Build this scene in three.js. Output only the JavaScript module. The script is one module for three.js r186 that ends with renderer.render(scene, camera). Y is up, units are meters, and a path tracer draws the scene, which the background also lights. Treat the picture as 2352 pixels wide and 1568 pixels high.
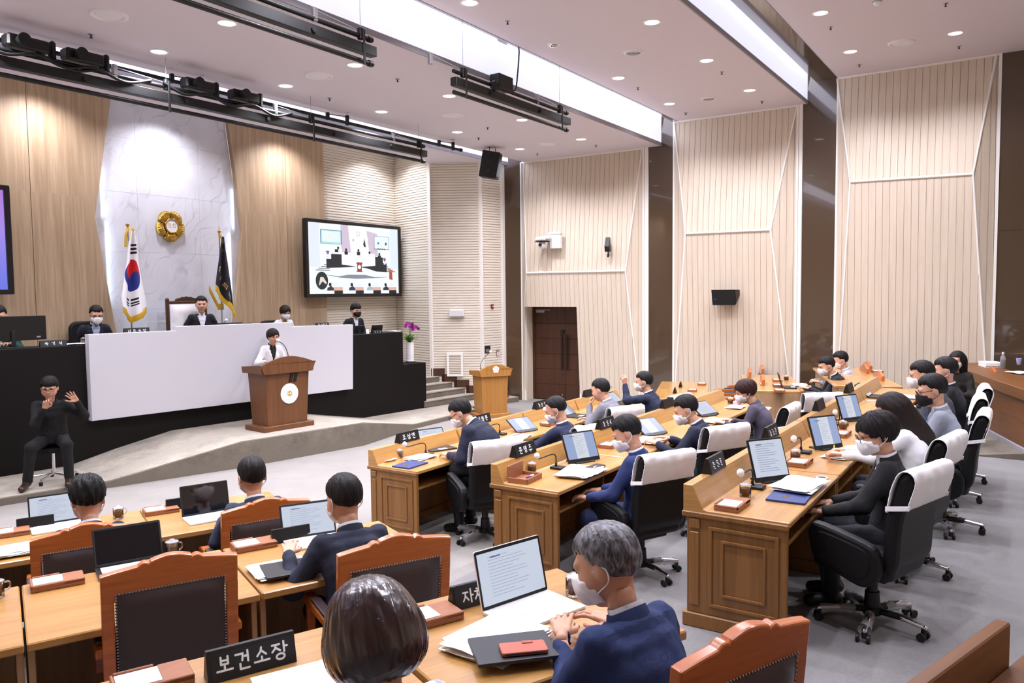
import * as THREE from 'three';
import { mergeGeometries } from 'three/addons/utils/BufferGeometryUtils.js';
import { RectAreaLightUniformsLib } from 'three/addons/lights/RectAreaLightUniformsLib.js';
import { createNoise3D } from 'simplex-noise';

// ---------------------------------------------------------------- camera, exposure, large lights
const scene = new THREE.Scene();
scene.background = new THREE.Color(0x050505);
const EYE = [0, 2.45, 0], FOCAL = 1800, PITCH = 0.0628, ROLL = 0.0104, YAW = THREE.MathUtils.degToRad(56.5);
const camera = new THREE.PerspectiveCamera(2 * Math.atan(784 / FOCAL) * 180 / Math.PI, 2352 / 1568, 0.05, 60);
camera.position.set(...EYE); camera.rotation.order = 'YXZ'; camera.rotation.set(-PITCH, -YAW, -ROLL);
const renderer = new THREE.WebGLRenderer();
renderer.toneMapping = THREE.LinearToneMapping; renderer.toneMappingExposure = 0.96;
renderer.shadowMap.enabled = true;
RectAreaLightUniformsLib.init();
const SPOT = 25, COVE = 3.6, COOL = 0xf3f1ff;   // candela of a downlight, radiance of the coves, lamp colour

// ---------------------------------------------------------------- helpers
const { PI, sin, cos, abs, min, max, sqrt, floor, hypot, atan2 } = Math;
const D2R = PI / 180;
let seed = 7; const rnd = () => { seed |= 0; seed = seed + 0x6D2B79F5 | 0; let t = Math.imul(seed ^ seed >>> 15, 1 | seed); t = t + Math.imul(t ^ t >>> 7, 61 | t) ^ t; return ((t ^ t >>> 14) >>> 0) / 4294967296; };
const noise3 = createNoise3D(rnd);
const V3 = (x, y, z) => new THREE.Vector3(x, y, z);
// photograph pixel -> direction, then a point where that direction meets a plane of the room
const FW = [sin(YAW), 0, -cos(YAW)], RT = [cos(YAW), 0, sin(YAW)];
function ray(u, v) {
  let x = (u - 1176) / FOCAL, y = -(v - 784) / FOCAL; const cr = cos(ROLL), sr = sin(ROLL), cp = cos(PITCH), sp = sin(PITCH);
  [x, y] = [cr * x + sr * y, -sr * x + cr * y];
  const up = y * cp - sp, w = y * sp + cp;
  return [RT[0] * x + FW[0] * w, up, RT[2] * x + FW[2] * w];
}
const along = (d, t) => [EYE[0] + d[0] * t, EYE[1] + d[1] * t, EYE[2] + d[2] * t];
const onY = (u, v, h) => { const d = ray(u, v); return along(d, (h - EYE[1]) / d[1]); };
const onX = (u, v, x) => { const d = ray(u, v); return along(d, (x - EYE[0]) / d[0]); };
const onZ = (u, v, z) => { const d = ray(u, v); return along(d, (z - EYE[2]) / d[2]); };
const onPlane = (u, v, p, n) => { const d = ray(u, v); return along(d, ((p[0] - EYE[0]) * n[0] + (p[1] - EYE[1]) * n[1] + (p[2] - EYE[2]) * n[2]) / (d[0] * n[0] + d[1] * n[1] + d[2] * n[2])); };

const used = new Map();
function numbered(n) { const k = used.get(n) || 0; used.set(n, k + 1); return k ? n + '_' + String(k).padStart(3, '0') : n; }
function fin(g) {           // non-indexed, with normals and uv in metres by the dominant axis
  if (g.index) { const k = g.userData.keepUV; g = g.toNonIndexed(); g.userData.keepUV = k; }
  if (!g.attributes.normal) g.computeVertexNormals();
  for (const k of Object.keys(g.attributes)) if (!['position', 'normal', 'uv', 'color'].includes(k)) g.deleteAttribute(k);
  if (!g.userData.keepUV) {
    const p = g.attributes.position, n = g.attributes.normal, uv = new Float32Array(p.count * 2);
    for (let i = 0; i < p.count; i++) {
      const x = abs(n.getX(i)), y = abs(n.getY(i)), z = abs(n.getZ(i));
      if (y > x && y > z) { uv[2 * i] = p.getX(i); uv[2 * i + 1] = p.getZ(i); } else if (x > z) { uv[2 * i] = p.getZ(i); uv[2 * i + 1] = p.getY(i); } else { uv[2 * i] = p.getX(i); uv[2 * i + 1] = p.getY(i); }
    }
    g.setAttribute('uv', new THREE.BufferAttribute(uv, 2));
  }
  return g;
}
function join(gs) { gs = (Array.isArray(gs) ? gs.flat(3) : [gs]).map(fin); return gs.length > 1 ? mergeGeometries(gs) : gs[0]; }
function mesh(name, gs, m, parent, label) {
  const o = new THREE.Mesh(join(gs), m); o.name = parent ? name : numbered(name); o.castShadow = o.receiveShadow = true;
  (parent || scene).add(o); if (label) o.userData.label = label;
  return o;
}
function tag(o, label, category, group) { o.userData.label = label; o.userData.category = category; if (group) o.userData.group = group; return o; }
function thing(name, label, category, [x, y, z] = [0, 0, 0], ry = 0, group) {
  const o = new THREE.Group(); o.name = numbered(name); o.position.set(x, y, z); o.rotation.y = ry; scene.add(o);
  return tag(o, label, category, group);
}
function struct(o) { o.userData.kind = 'structure'; return o; }
function setting(name, label) { const o = new THREE.Group(); o.name = numbered(name); scene.add(o); if (label) o.userData.label = label; return struct(o); }
function sub(name, parent, [x, y, z] = [0, 0, 0], ry = 0) { const o = new THREE.Group(); o.name = name; o.position.set(x, y, z); o.rotation.y = ry; parent.add(o); return o; }
function copy(o, label, [x, y, z], ry, group) { const c = o.clone(); c.name = numbered(o.name.replace(/_\d+$/, '')); scene.add(c); c.position.set(x, y, z); c.rotation.y = ry; c.userData = { ...o.userData, label }; if (group) c.userData.group = group; return c; }
const T = (g, x = 0, y = 0, z = 0, rx = 0, ry = 0, rz = 0) => { if (rx || ry || rz) g.applyMatrix4(new THREE.Matrix4().makeRotationFromEuler(new THREE.Euler(rx, ry, rz, 'YXZ'))); g.translate(x, y, z); return g; };
function cbox(w, h, d, x = 0, y = 0, z = 0, b = 0.004) {   // chamfered box, centre x,z and BOTTOM at y
  b = min(b, w / 2.01, h / 2.01, d / 2.01);
  const X = w / 2, Y = h / 2, Z = d / 2, P = [], quad = (a, b2, c, e) => P.push(...a, ...b2, ...c, ...a, ...c, ...e), tri = (a, b2, c) => P.push(...a, ...b2, ...c);
  const f = (sx, sy, sz, ax) => [sx * (ax === 0 ? X : X - b), sy * (ax === 1 ? Y : Y - b), sz * (ax === 2 ? Z : Z - b)];
  for (const s of [1, -1]) {
    const q = (a, b2, c, e) => s > 0 ? quad(a, b2, c, e) : quad(e, c, b2, a);
    q(f(s, -1, 1, 0), f(s, -1, -1, 0), f(s, 1, -1, 0), f(s, 1, 1, 0));
    q(f(-1, s, 1, 1), f(1, s, 1, 1), f(1, s, -1, 1), f(-1, s, -1, 1));
    q(f(-1, -1, s, 2), f(1, -1, s, 2), f(1, 1, s, 2), f(-1, 1, s, 2));
  }
  for (const s of [1, -1]) for (const t of [1, -1]) {
    const q = (a, b2, c, e) => s * t > 0 ? quad(a, b2, c, e) : quad(e, c, b2, a);
    q(f(s, t, 1, 0), f(s, t, -1, 0), f(s, t, -1, 1), f(s, t, 1, 1));
    q(f(1, s, t, 1), f(-1, s, t, 1), f(-1, s, t, 2), f(1, s, t, 2));
    q(f(t, 1, s, 2), f(t, -1, s, 2), f(t, -1, s, 0), f(t, 1, s, 0));
    for (const r of [1, -1]) s * t * r > 0 ? tri(f(s, t, r, 0), f(s, t, r, 1), f(s, t, r, 2)) : tri(f(s, t, r, 2), f(s, t, r, 1), f(s, t, r, 0));
  }
  const g = new THREE.BufferGeometry(); g.setAttribute('position', new THREE.Float32BufferAttribute(P, 3)); g.computeVertexNormals(); g.translate(x, y + Y, z); return g;
}
const bx = (x0, x1, y0, y1, z0, z1, b = 0.003) => cbox(x1 - x0, y1 - y0, z1 - z0, (x0 + x1) / 2, y0, (z0 + z1) / 2, b);
const cyl = (r0, r1, h, x = 0, y = 0, z = 0, seg = 20) => new THREE.CylinderGeometry(r1, r0, h, seg).translate(x, y + h / 2, z);   // r0 below
const sph = (r, x, y, z, sx = 1, sy = 1, sz = 1, n = 16) => new THREE.SphereGeometry(r, n, n * 0.7 | 0).scale(sx, sy, sz).translate(x, y, z);
function bar(a, b, r, seg = 10, r2 = r) { const A = V3(...a), B = V3(...b), d = B.clone().sub(A), L = d.length(); const g = new THREE.CylinderGeometry(r2, r, L, seg); g.applyQuaternion(new THREE.Quaternion().setFromUnitVectors(V3(0, 1, 0), d.normalize())); return g.translate((A.x + B.x) / 2, (A.y + B.y) / 2, (A.z + B.z) / 2); }
const tube = (pts, r, seg = 24, rs = 8, closed = false) => new THREE.TubeGeometry(new THREE.CatmullRomCurve3(pts.map(p => V3(...p)), closed), seg, r, rs, closed);
const lathe = (pts, seg = 28) => new THREE.LatheGeometry(pts.map(p => new THREE.Vector2(...p)), seg);
const shape = pts => { const s = new THREE.Shape(); pts.forEach((p, i) => i ? s.lineTo(...p) : s.moveTo(...p)); return s; };
function ext(pts, depth, b = 0.004, holes) {             // outline in x,y, extruded along z from 0 to depth, edges chamfered
  const s = pts instanceof THREE.Shape ? pts : shape(pts); if (holes) for (const h of holes) s.holes.push(new THREE.Path(h.map(p => new THREE.Vector2(...p))));
  return b ? new THREE.ExtrudeGeometry(s, { depth: depth - 2 * b, bevelEnabled: true, bevelThickness: b, bevelSize: b, bevelOffset: -b, bevelSegments: 2, curveSegments: 12 }).translate(0, 0, b) : new THREE.ExtrudeGeometry(s, { depth, bevelEnabled: false, curveSegments: 12 });
}
function rrect(w, h, r, n = 5) { const p = []; for (const [cx, cy, a] of [[w / 2 - r, h / 2 - r, 0], [-w / 2 + r, h / 2 - r, 1], [-w / 2 + r, -h / 2 + r, 2], [w / 2 - r, -h / 2 + r, 3]]) for (let i = 0; i <= n; i++) { const t = (a + i / n) * PI / 2; p.push([cx + r * cos(t), cy + r * sin(t)]); } return p; }
function sheet(nu, nv, f, uvf) {            // parametric surface, indexed and smooth
  const P = [], I = [], U = [];
  for (let j = 0; j <= nv; j++) for (let i = 0; i <= nu; i++) { P.push(...f(i / nu, j / nv)); if (uvf) U.push(...uvf(i / nu, j / nv)); else U.push(i / nu, j / nv); }
  for (let j = 0; j < nv; j++) for (let i = 0; i < nu; i++) { const a = j * (nu + 1) + i, b = a + nu + 1; I.push(a, a + 1, b, b, a + 1, b + 1); }
  const g = new THREE.BufferGeometry(); g.setAttribute('position', new THREE.Float32BufferAttribute(P, 3)); g.setAttribute('uv', new THREE.Float32BufferAttribute(U, 2)); g.setIndex(I); g.computeVertexNormals(); g.userData.keepUV = true; return g;
}
function thick(nu, nv, f, th, uvf) {        // the same with a second side th behind it and closed rims
  const a = sheet(nu, nv, f, uvf), n = a.attributes.normal, p = a.attributes.position, N = p.count, P = [...p.array], U = [...a.attributes.uv.array, ...a.attributes.uv.array], I = [...a.index.array];
  for (let i = 0; i < N; i++) P.push(p.getX(i) - n.getX(i) * th, p.getY(i) - n.getY(i) * th, p.getZ(i) - n.getZ(i) * th);
  for (let k = 0; k < a.index.count; k += 3) I.push(a.index.getX(k) + N, a.index.getX(k + 2) + N, a.index.getX(k + 1) + N);
  const rim = (i, j) => I.push(i, j, i + N, j, j + N, i + N), w = nu + 1;
  for (let i = 0; i < nu; i++) { rim(i + 1, i); rim(nv * w + i, nv * w + i + 1); }
  for (let j = 0; j < nv; j++) { rim(j * w, (j + 1) * w); rim((j + 1) * w + nu, j * w + nu); }
  const g = new THREE.BufferGeometry(); g.setAttribute('position', new THREE.Float32BufferAttribute(P, 3)); g.setAttribute('uv', new THREE.Float32BufferAttribute(U, 2)); g.setIndex(I); g.computeVertexNormals(); g.userData.keepUV = true; return g;
}
function prism(poly, y0, y1) { return new THREE.ExtrudeGeometry(shape(poly.map(([x, z]) => [x, -z])), { depth: y1 - y0, bevelEnabled: false }).rotateX(-PI / 2).translate(0, y0, 0); }   // plan polygon x,z
function poly3(faces) {                     // flat faces from lists of 3-d points
  const P = []; for (const f of faces) for (let i = 1; i < f.length - 1; i++) P.push(...f[0], ...f[i], ...f[i + 1]);
  const g = new THREE.BufferGeometry(); g.setAttribute('position', new THREE.Float32BufferAttribute(P, 3)); g.computeVertexNormals(); return g;
}

// ---------------------------------------------------------------- textures and materials
function tex(w, h, f, rep = [1, 1], color = true) {
  const d = new Uint8Array(w * h * 4);
  for (let y = 0; y < h; y++) for (let x = 0; x < w; x++) { const c = f(x / w, y / h), i = (y * w + x) * 4; for (let k = 0; k < 3; k++) d[i + k] = max(0, min(255, (Array.isArray(c) ? c[k] : c) * 255)); d[i + 3] = 255; }
  const t = new THREE.DataTexture(d, w, h); t.wrapS = t.wrapT = THREE.RepeatWrapping; t.magFilter = THREE.LinearFilter; t.minFilter = THREE.LinearMipmapLinearFilter; t.generateMipmaps = true; t.repeat.set(...rep); if (color) t.colorSpace = THREE.SRGBColorSpace; t.needsUpdate = true; return t;
}
const tn = (u, v, fu, fv, s = 0) => noise3(cos(2 * PI * u) * fu / 6.28, sin(2 * PI * u) * fu / 6.28 + s, v * fv) ;      // tiles in u
const mixc = (a, b, t) => a.map((x, i) => x + (b[i] - x) * t);
function woodTex(dark, light, lines, rep, vertical) {     // grain runs along u (or along v)
  return tex(512, 512, (u, v) => {
    if (vertical) [u, v] = [v, u];
    const a = noise3(u * 1.6, v * 7, 1), g = noise3(u * 3, v * lines, 5), f = noise3(u * 9, v * lines * 4, 9);
    const edge = min(1, min(v, 1 - v) * 16, 1), ue = min(1, min(u, 1 - u) * 12);
    return mixc(dark, light, max(0, min(1, 0.55 + (0.22 * a + 0.22 * g + 0.16 * f) * edge * (0.6 + 0.4 * ue)))).map(x => x / 255);
  }, rep);
}
const M = {};
const std = (c, r = 0.6, o = {}) => new THREE.MeshStandardMaterial({ color: c, roughness: r, ...o });
const phy = (c, r, o) => new THREE.MeshPhysicalMaterial({ color: c, roughness: r, ...o });
M.white = std(0xe9e7ea, 0.75); M.ceil = std(0xdcd5dc, 0.9); M.trim = std(0xf1eee6, 0.5); M.grey = std(0x9a979b, 0.7);
M.slat = std(0xffffff, 0.55, { map: woodTex([204, 190, 168], [222, 208, 188], 26, [1.2, 0.35], true) });
M.soil = std(0x4a3826, 0.9);
M.frontWood = std(0xffffff, 0.5, { map: woodTex([152, 126, 96], [196, 172, 142], 22, [0.9, 0.25], true) });
M.rib = std(0xe4dccd, 0.6);
M.bronze = phy(0x4d3d2d, 0.16, { clearcoat: 1, clearcoatRoughness: 0.03, specularIntensity: 1 });
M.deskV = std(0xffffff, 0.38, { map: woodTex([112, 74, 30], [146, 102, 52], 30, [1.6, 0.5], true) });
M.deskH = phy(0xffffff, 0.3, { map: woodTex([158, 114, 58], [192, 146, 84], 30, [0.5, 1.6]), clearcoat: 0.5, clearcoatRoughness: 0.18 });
M.paleV = std(0xffffff, 0.45, { map: woodTex([150, 116, 82], [182, 148, 110], 30, [1.6, 0.5], true) });
M.chairWood = phy(0xffffff, 0.34, { map: woodTex([164, 80, 26], [198, 112, 44], 16, [0.8, 2]), clearcoat: 0.7, clearcoatRoughness: 0.2 });
M.lectern = std(0xffffff, 0.45, { map: woodTex([88, 54, 28], [118, 76, 42], 26, [1.4, 0.4], true) });
M.lectern2 = std(0xffffff, 0.42, { map: woodTex([150, 100, 42], [182, 130, 66], 26, [1.4, 0.4], true) });
M.darkWood = std(0xffffff, 0.5, { map: woodTex([58, 32, 16], [84, 50, 28], 26, [1.4, 0.4], true) });
M.boxWood = std(0xffffff, 0.45, { map: woodTex([138, 84, 52], [164, 106, 70], 20, [3, 6]) });
M.counter = std(0xffffff, 0.4, { map: woodTex([92, 54, 20], [126, 80, 36], 22, [0.5, 1.4]) });
const carpetBump = tex(512, 512, (u, v) => 0.5 + 0.25 * noise3(u * 140, v * 140, 3) + 0.25 * noise3(u * 60, v * 60, 8), [3, 3], false);
const carpet = (c, s, k = 0.06) => std(0xffffff, 0.95, { bumpMap: carpetBump, bumpScale: 0.004, map: tex(512, 512, (u, v) => { const n = 0.5 * noise3(u * 3 * s, v * 3 * s, 2) + 0.3 * noise3(u * 9 * s, v * 9 * s, 4) + 0.5 * noise3(u * 90, v * 90, 6), e = min(1, min(u, 1 - u, v, 1 - v) * 10); return c.map(x => x / 255 * (1 + k * n * e)); }, [0.4, 0.4]) });
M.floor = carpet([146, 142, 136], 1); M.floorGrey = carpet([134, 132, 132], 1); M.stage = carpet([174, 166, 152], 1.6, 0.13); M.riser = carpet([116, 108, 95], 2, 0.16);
M.black = std(0x070708, 0.55); M.satin = std(0x0a0a0b, 0.4); M.iron = std(0x080a09, 0.5); M.blackWood = phy(0x0b0706, 0.6, { specularIntensity: 0.5 });
const leatherBump = tex(256, 256, (u, v) => 0.5 + 0.3 * noise3(u * 60, v * 60, 1) + 0.2 * noise3(u * 25, v * 25, 4), [6, 6], false);
M.leather = phy(0x060607, 0.5, { bumpMap: leatherBump, bumpScale: 0.0012, specularIntensity: 0.6 });
M.leatherBrown = phy(0x35282b, 0.36, { bumpMap: leatherBump, bumpScale: 0.001, clearcoat: 0.3, clearcoatRoughness: 0.35 });
M.chrome = std(0xd8d8dc, 0.12, { metalness: 1 }); M.steel = std(0xb0b0b4, 0.3, { metalness: 0.9 }); M.gold = std(0xc9a24a, 0.24, { metalness: 1 }); M.brass = std(0xc0a876, 0.3, { metalness: 1 });
const clothBump = tex(256, 256, (u, v) => 0.5 + 0.25 * sin(u * 2 * PI * 40) * sin(v * 2 * PI * 40) + 0.2 * noise3(u * 50, v * 50, 2), [4, 4], false);
M.cover = std(0xf8f7f8, 0.9, { bumpMap: clothBump, bumpScale: 0.0015 });
M.paper = std(0xf4f4f2, 0.8); M.panelWhite = std(0xcfcfd6, 0.5); M.plastic = std(0xeeeeee, 0.4);
M.mask = std(0xf2f2f5, 0.85); M.maskBlack = std(0x141416, 0.85);
M.glass = phy(0xffffff, 0.03, { transmission: 1, thickness: 0.004, ior: 1.45 }); M.pane = phy(0xffffff, 0.02, { transmission: 1, thickness: 0 });
M.tea = phy(0xb06a1c, 0.05, { transmission: 0.85, thickness: 0.05, ior: 1.33, attenuationColor: new THREE.Color(0x9a4a08), attenuationDistance: 0.03 });
M.wrap = phy(0xe8e8ec, 0.12, { transmission: 0.75, thickness: 0 });
M.lamp = new THREE.MeshStandardMaterial({ color: 0xffffff, emissive: 0xffffff, emissiveIntensity: 3.2 });
M.cove = new THREE.MeshStandardMaterial({ color: 0xeef0ff, roughness: 0.8, emissive: 0xdfe4ff, emissiveIntensity: 0.85 });
M.led = new THREE.MeshStandardMaterial({ color: 0xffffff, emissive: 0xe6f0ff, emissiveIntensity: 2.5 });
function canvasTex(w, h, draw) { const c = document.createElement('canvas'); c.width = w; c.height = h; const g = c.getContext('2d'); draw(g, w, h); const t = new THREE.CanvasTexture(c); t.colorSpace = THREE.SRGBColorSpace; t.anisotropy = 8; return t; }
// Korean syllables drawn stroke by stroke
const JL = { ㄱ: [[[.1, .15], [.85, .15], [.75, .95]]], ㄴ: [[[.15, .1], [.15, .85], [.95, .85]]], ㄷ: [[[.9, .15], [.15, .15], [.15, .85], [.95, .85]]], ㄹ: [[[.1, .12], [.85, .12], [.85, .48], [.15, .48], [.15, .88], [.95, .88]]], ㅁ: [[[.15, .15], [.85, .15], [.85, .88], [.15, .88], [.15, .15]]], ㅂ: [[[.18, .1], [.18, .9], [.82, .9], [.82, .1]], [[.18, .5], [.82, .5]]], ㅅ: [[[.5, .08], [.42, .5], [.08, .95]], [[.47, .42], [.92, .92]]], ㅇ: ['o'], ㅈ: [[[.1, .15], [.88, .15]], [[.5, .15], [.4, .6], [.08, .95]], [[.47, .5], [.92, .92]]], ㅊ: [[[.4, .0], [.6, .05]], [[.1, .25], [.9, .25]], [[.5, .25], [.4, .65], [.08, .97]], [[.47, .55], [.92, .95]]], ㅌ: [[[.9, .12], [.15, .12], [.15, .88], [.95, .88]], [[.15, .5], [.85, .5]]], ㅎ: [[[.35, .02], [.65, .05]], [[.08, .24], [.92, .24]], 'p'], ㅍ: [[[.1, .15], [.9, .15]], [[.1, .88], [.9, .88]], [[.32, .15], [.35, .88]], [[.68, .15], [.65, .88]]] };
const LS = 'ㄱ ㄲ ㄴ ㄷ ㄸ ㄹ ㅁ ㅂ ㅃ ㅅ ㅆ ㅇ ㅈ ㅉ ㅊ ㅋ ㅌ ㅍ ㅎ'.split(' '), TS = { 1: 'ㄱ', 4: 'ㄴ', 7: 'ㄷ', 8: 'ㄹ', 16: 'ㅁ', 17: 'ㅂ', 19: 'ㅅ', 21: 'ㅇ', 22: 'ㅈ' };
function jamo(g, k, x, y, w, h) {
  for (const s of JL[k] || []) {
    g.beginPath();
    if (s === 'o') g.ellipse(x + w / 2, y + h / 2, w * .38, h * .4, 0, 0, 7); else if (s === 'p') g.ellipse(x + w / 2, y + h * .68, w * .34, h * .28, 0, 0, 7);
    else s.forEach(([a, b], i) => i ? g.lineTo(x + a * w, y + b * h) : g.moveTo(x + a * w, y + b * h));
    g.stroke();
  }
}
function hangul(g, text, x, y, size, step, weight = 0.11) {
  g.lineCap = g.lineJoin = 'round'; g.lineWidth = size * weight; g.strokeStyle = g.fillStyle;
  for (const ch of text) {
    const c = ch.charCodeAt(0) - 0xAC00;
    if (c >= 0) {
      const L = LS[c / 588 | 0], v = (c % 588) / 28 | 0, t = c % 28, H = t ? size * .6 : size, line = (...p) => { g.beginPath(); p.forEach(([a, b], i) => i ? g.lineTo(x + a * size, y + b * H) : g.moveTo(x + a * size, y + b * H)); g.stroke(); };
      const horiz = [8, 12, 13, 17, 18].includes(v), mixd = [11, 19].includes(v);
      if (horiz) { jamo(g, L, x + size * .18, y, size * .64, H * .52); line([.05, .82], [.95, .82]); if (v === 8) line([.5, .58], [.5, .82]); if (v === 12) { line([.35, .58], [.35, .82]); line([.65, .58], [.65, .82]); } if (v === 13) line([.5, .82], [.5, 1.08]); if (v === 17) { line([.35, .82], [.32, 1.08]); line([.65, .82], [.65, 1.08]); } }
      else if (mixd) { jamo(g, L, x + size * .08, y, size * .54, H * .58); line([.02, .82], [.7, .82]); if (v === 11) line([.35, .62], [.35, .82]); line([.84, .0], [.84, 1]); }
      else { jamo(g, L, x, y + H * .08, size * .58, H * .8); line([.78, .0], [.78, 1]); if (v === 0) line([.78, .48], [.98, .48]); if (v === 2) { line([.78, .35], [.98, .35]); line([.78, .6], [.98, .6]); } if (v === 4) line([.6, .48], [.78, .48]); if (v === 6) { line([.6, .35], [.78, .35]); line([.6, .62], [.78, .62]); } }
      if (t) jamo(g, TS[t], x + size * .2, y + size * .64, size * .66, size * .4);
    }
    x += step;
  }
}
// ================================================================ the room
const XW = 14.93, ZF = -12.4, HC = [5.34, 5.78, 6.155], F2 = 0.17, F3 = 0.37;
// terraces: the left block of desks is turned by 23.2 degrees, the centre block stands square
const TL = 23.2 * D2R, Lx = [cos(TL), sin(TL)], Nx = [sin(TL), -cos(TL)];           // along the desks, towards the front
const left = (l, n, y = 0) => [l * Lx[0] + n * Nx[0], y, l * Lx[1] + n * Nx[1]];
{
  const f = setting('floor', 'pale grey carpeted floor rising in low terraces');
  mesh('carpet', bx(-2.6, 16.6, -0.2, 0, -13.4, 3.8, 0), M.floor, f);
  const edge = (n, z) => { const x = (n + z * cos(TL)) / sin(TL), x0 = -2.6; return [[x0, (x0 * sin(TL) - n) / cos(TL)], [x, z]]; };
  mesh('terrace', prism([...edge(4.97, -3.76), [XW, -3.76], [XW, 3.6], [-2.6, 3.6]], 0.001, F2), M.floorGrey, f);
  mesh('terrace', prism([...edge(3.08, -1.87), [XW, -1.87], [XW, 3.6], [-2.6, 3.6]], F2 + 0.001, F3), M.floorGrey, f);
  // the ramp edge in the aisle beside the panelled counter
  const a = onY(2222, 1045, F3), b = onY(2400, 1062, F3), c = onY(2400, 1032, F3);
  mesh('ramp', poly3([[a, b, [b[0], F3 + 0.11, b[2]]], [a, [b[0], F3 + 0.11, b[2]], [c[0] + 1.4, F3 + 0.11, c[2] - 0.35], [a[0] + 1.5, F3 + 0.004, a[2] - 0.3]], [b, [c[0] + 1.4, F3, c[2] - .35], [c[0] + 1.4, F3 + 0.11, c[2] - .35], [b[0], F3 + .11, b[2]]]]), M.riser, f);
}
// the stage: a low platform that swells to a plateau under the lectern
const stations = [[-2.6, -11.6, .095], [5.43, -9.80, .095], [7.05, -9.297, .38], [9.13, -8.945, .38], [10.72, -9.257, .09], [12.72, -9.335, .09]];
{
  const p = setting('stage_platform', 'low carpeted stage platform that rises to a plateau');

  const back = [-2.6, 5.76, 7.07, 9.3, 10.84, 13.0], top = [], face = [];
  for (let i = 0; i < 5; i++) {
    const [x0, z0, h0] = stations[i], [x1, z1, h1] = stations[i + 1];
    top.push([[x0, h0, z0], [x1, h1, z1], [back[i + 1], h1, ZF], [back[i], h0, ZF]]);
    face.push([[x0, 0, z0 + .012], [x1, 0, z1 + .012], [x1, h1 - .012, z1 + .012], [x0, h0 - .012, z0 + .012]], [[x0, h0 - .012, z0 + .012], [x1, h1 - .012, z1 + .012], [x1, h1, z1], [x0, h0, z0]]);
  }
  top.push([[12.72, .09, -9.335], [12.98, .09, -9.62], [13.0, .09, ZF]], [[12.98, .09, -9.62], [14.62, .09, -9.8], [14.4, .09, ZF], [13, .09, ZF]]);
  face.push([[12.72, 0, -9.335], [12.98, 0, -9.62], [12.98, .09, -9.62], [12.72, .09, -9.335]], [[12.98, 0, -9.62], [14.62, 0, -9.8], [14.62, .09, -9.8], [12.98, .09, -9.62]]);
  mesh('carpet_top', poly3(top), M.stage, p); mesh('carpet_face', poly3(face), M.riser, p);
}
// steps up to the dais, and the dais
{
  const st = setting('dais_steps', 'grey carpeted steps beside the striped wall');
  const n0 = (i) => [[12.35, -10.345 - .235 * i], [14.12 - .14 * i, -10.165 - .235 * i]];
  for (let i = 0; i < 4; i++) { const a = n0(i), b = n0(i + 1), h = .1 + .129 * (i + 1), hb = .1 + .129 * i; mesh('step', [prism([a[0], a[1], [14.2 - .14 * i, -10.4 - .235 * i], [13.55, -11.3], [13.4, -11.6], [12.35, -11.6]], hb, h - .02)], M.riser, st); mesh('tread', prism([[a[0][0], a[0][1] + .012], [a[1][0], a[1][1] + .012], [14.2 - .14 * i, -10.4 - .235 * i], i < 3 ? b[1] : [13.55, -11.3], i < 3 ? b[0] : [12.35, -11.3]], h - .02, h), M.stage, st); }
  const d = setting('dais_floor'); mesh('dais_carpet', prism([[12.35, -11.28], [13.45, -11.28], [13.85, ZF], [-2.6, ZF], [-2.6, -12.36], [4, -11.7], [12.35, -10.72]], .1, .62), M.stage, d);
  mesh('podium', prism([[-2.6, ZF], [-2.6, -12.37], [4, -11.72], [11.6, -11], [11.6, ZF]], .62, .95), M.stage, d);
}
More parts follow.
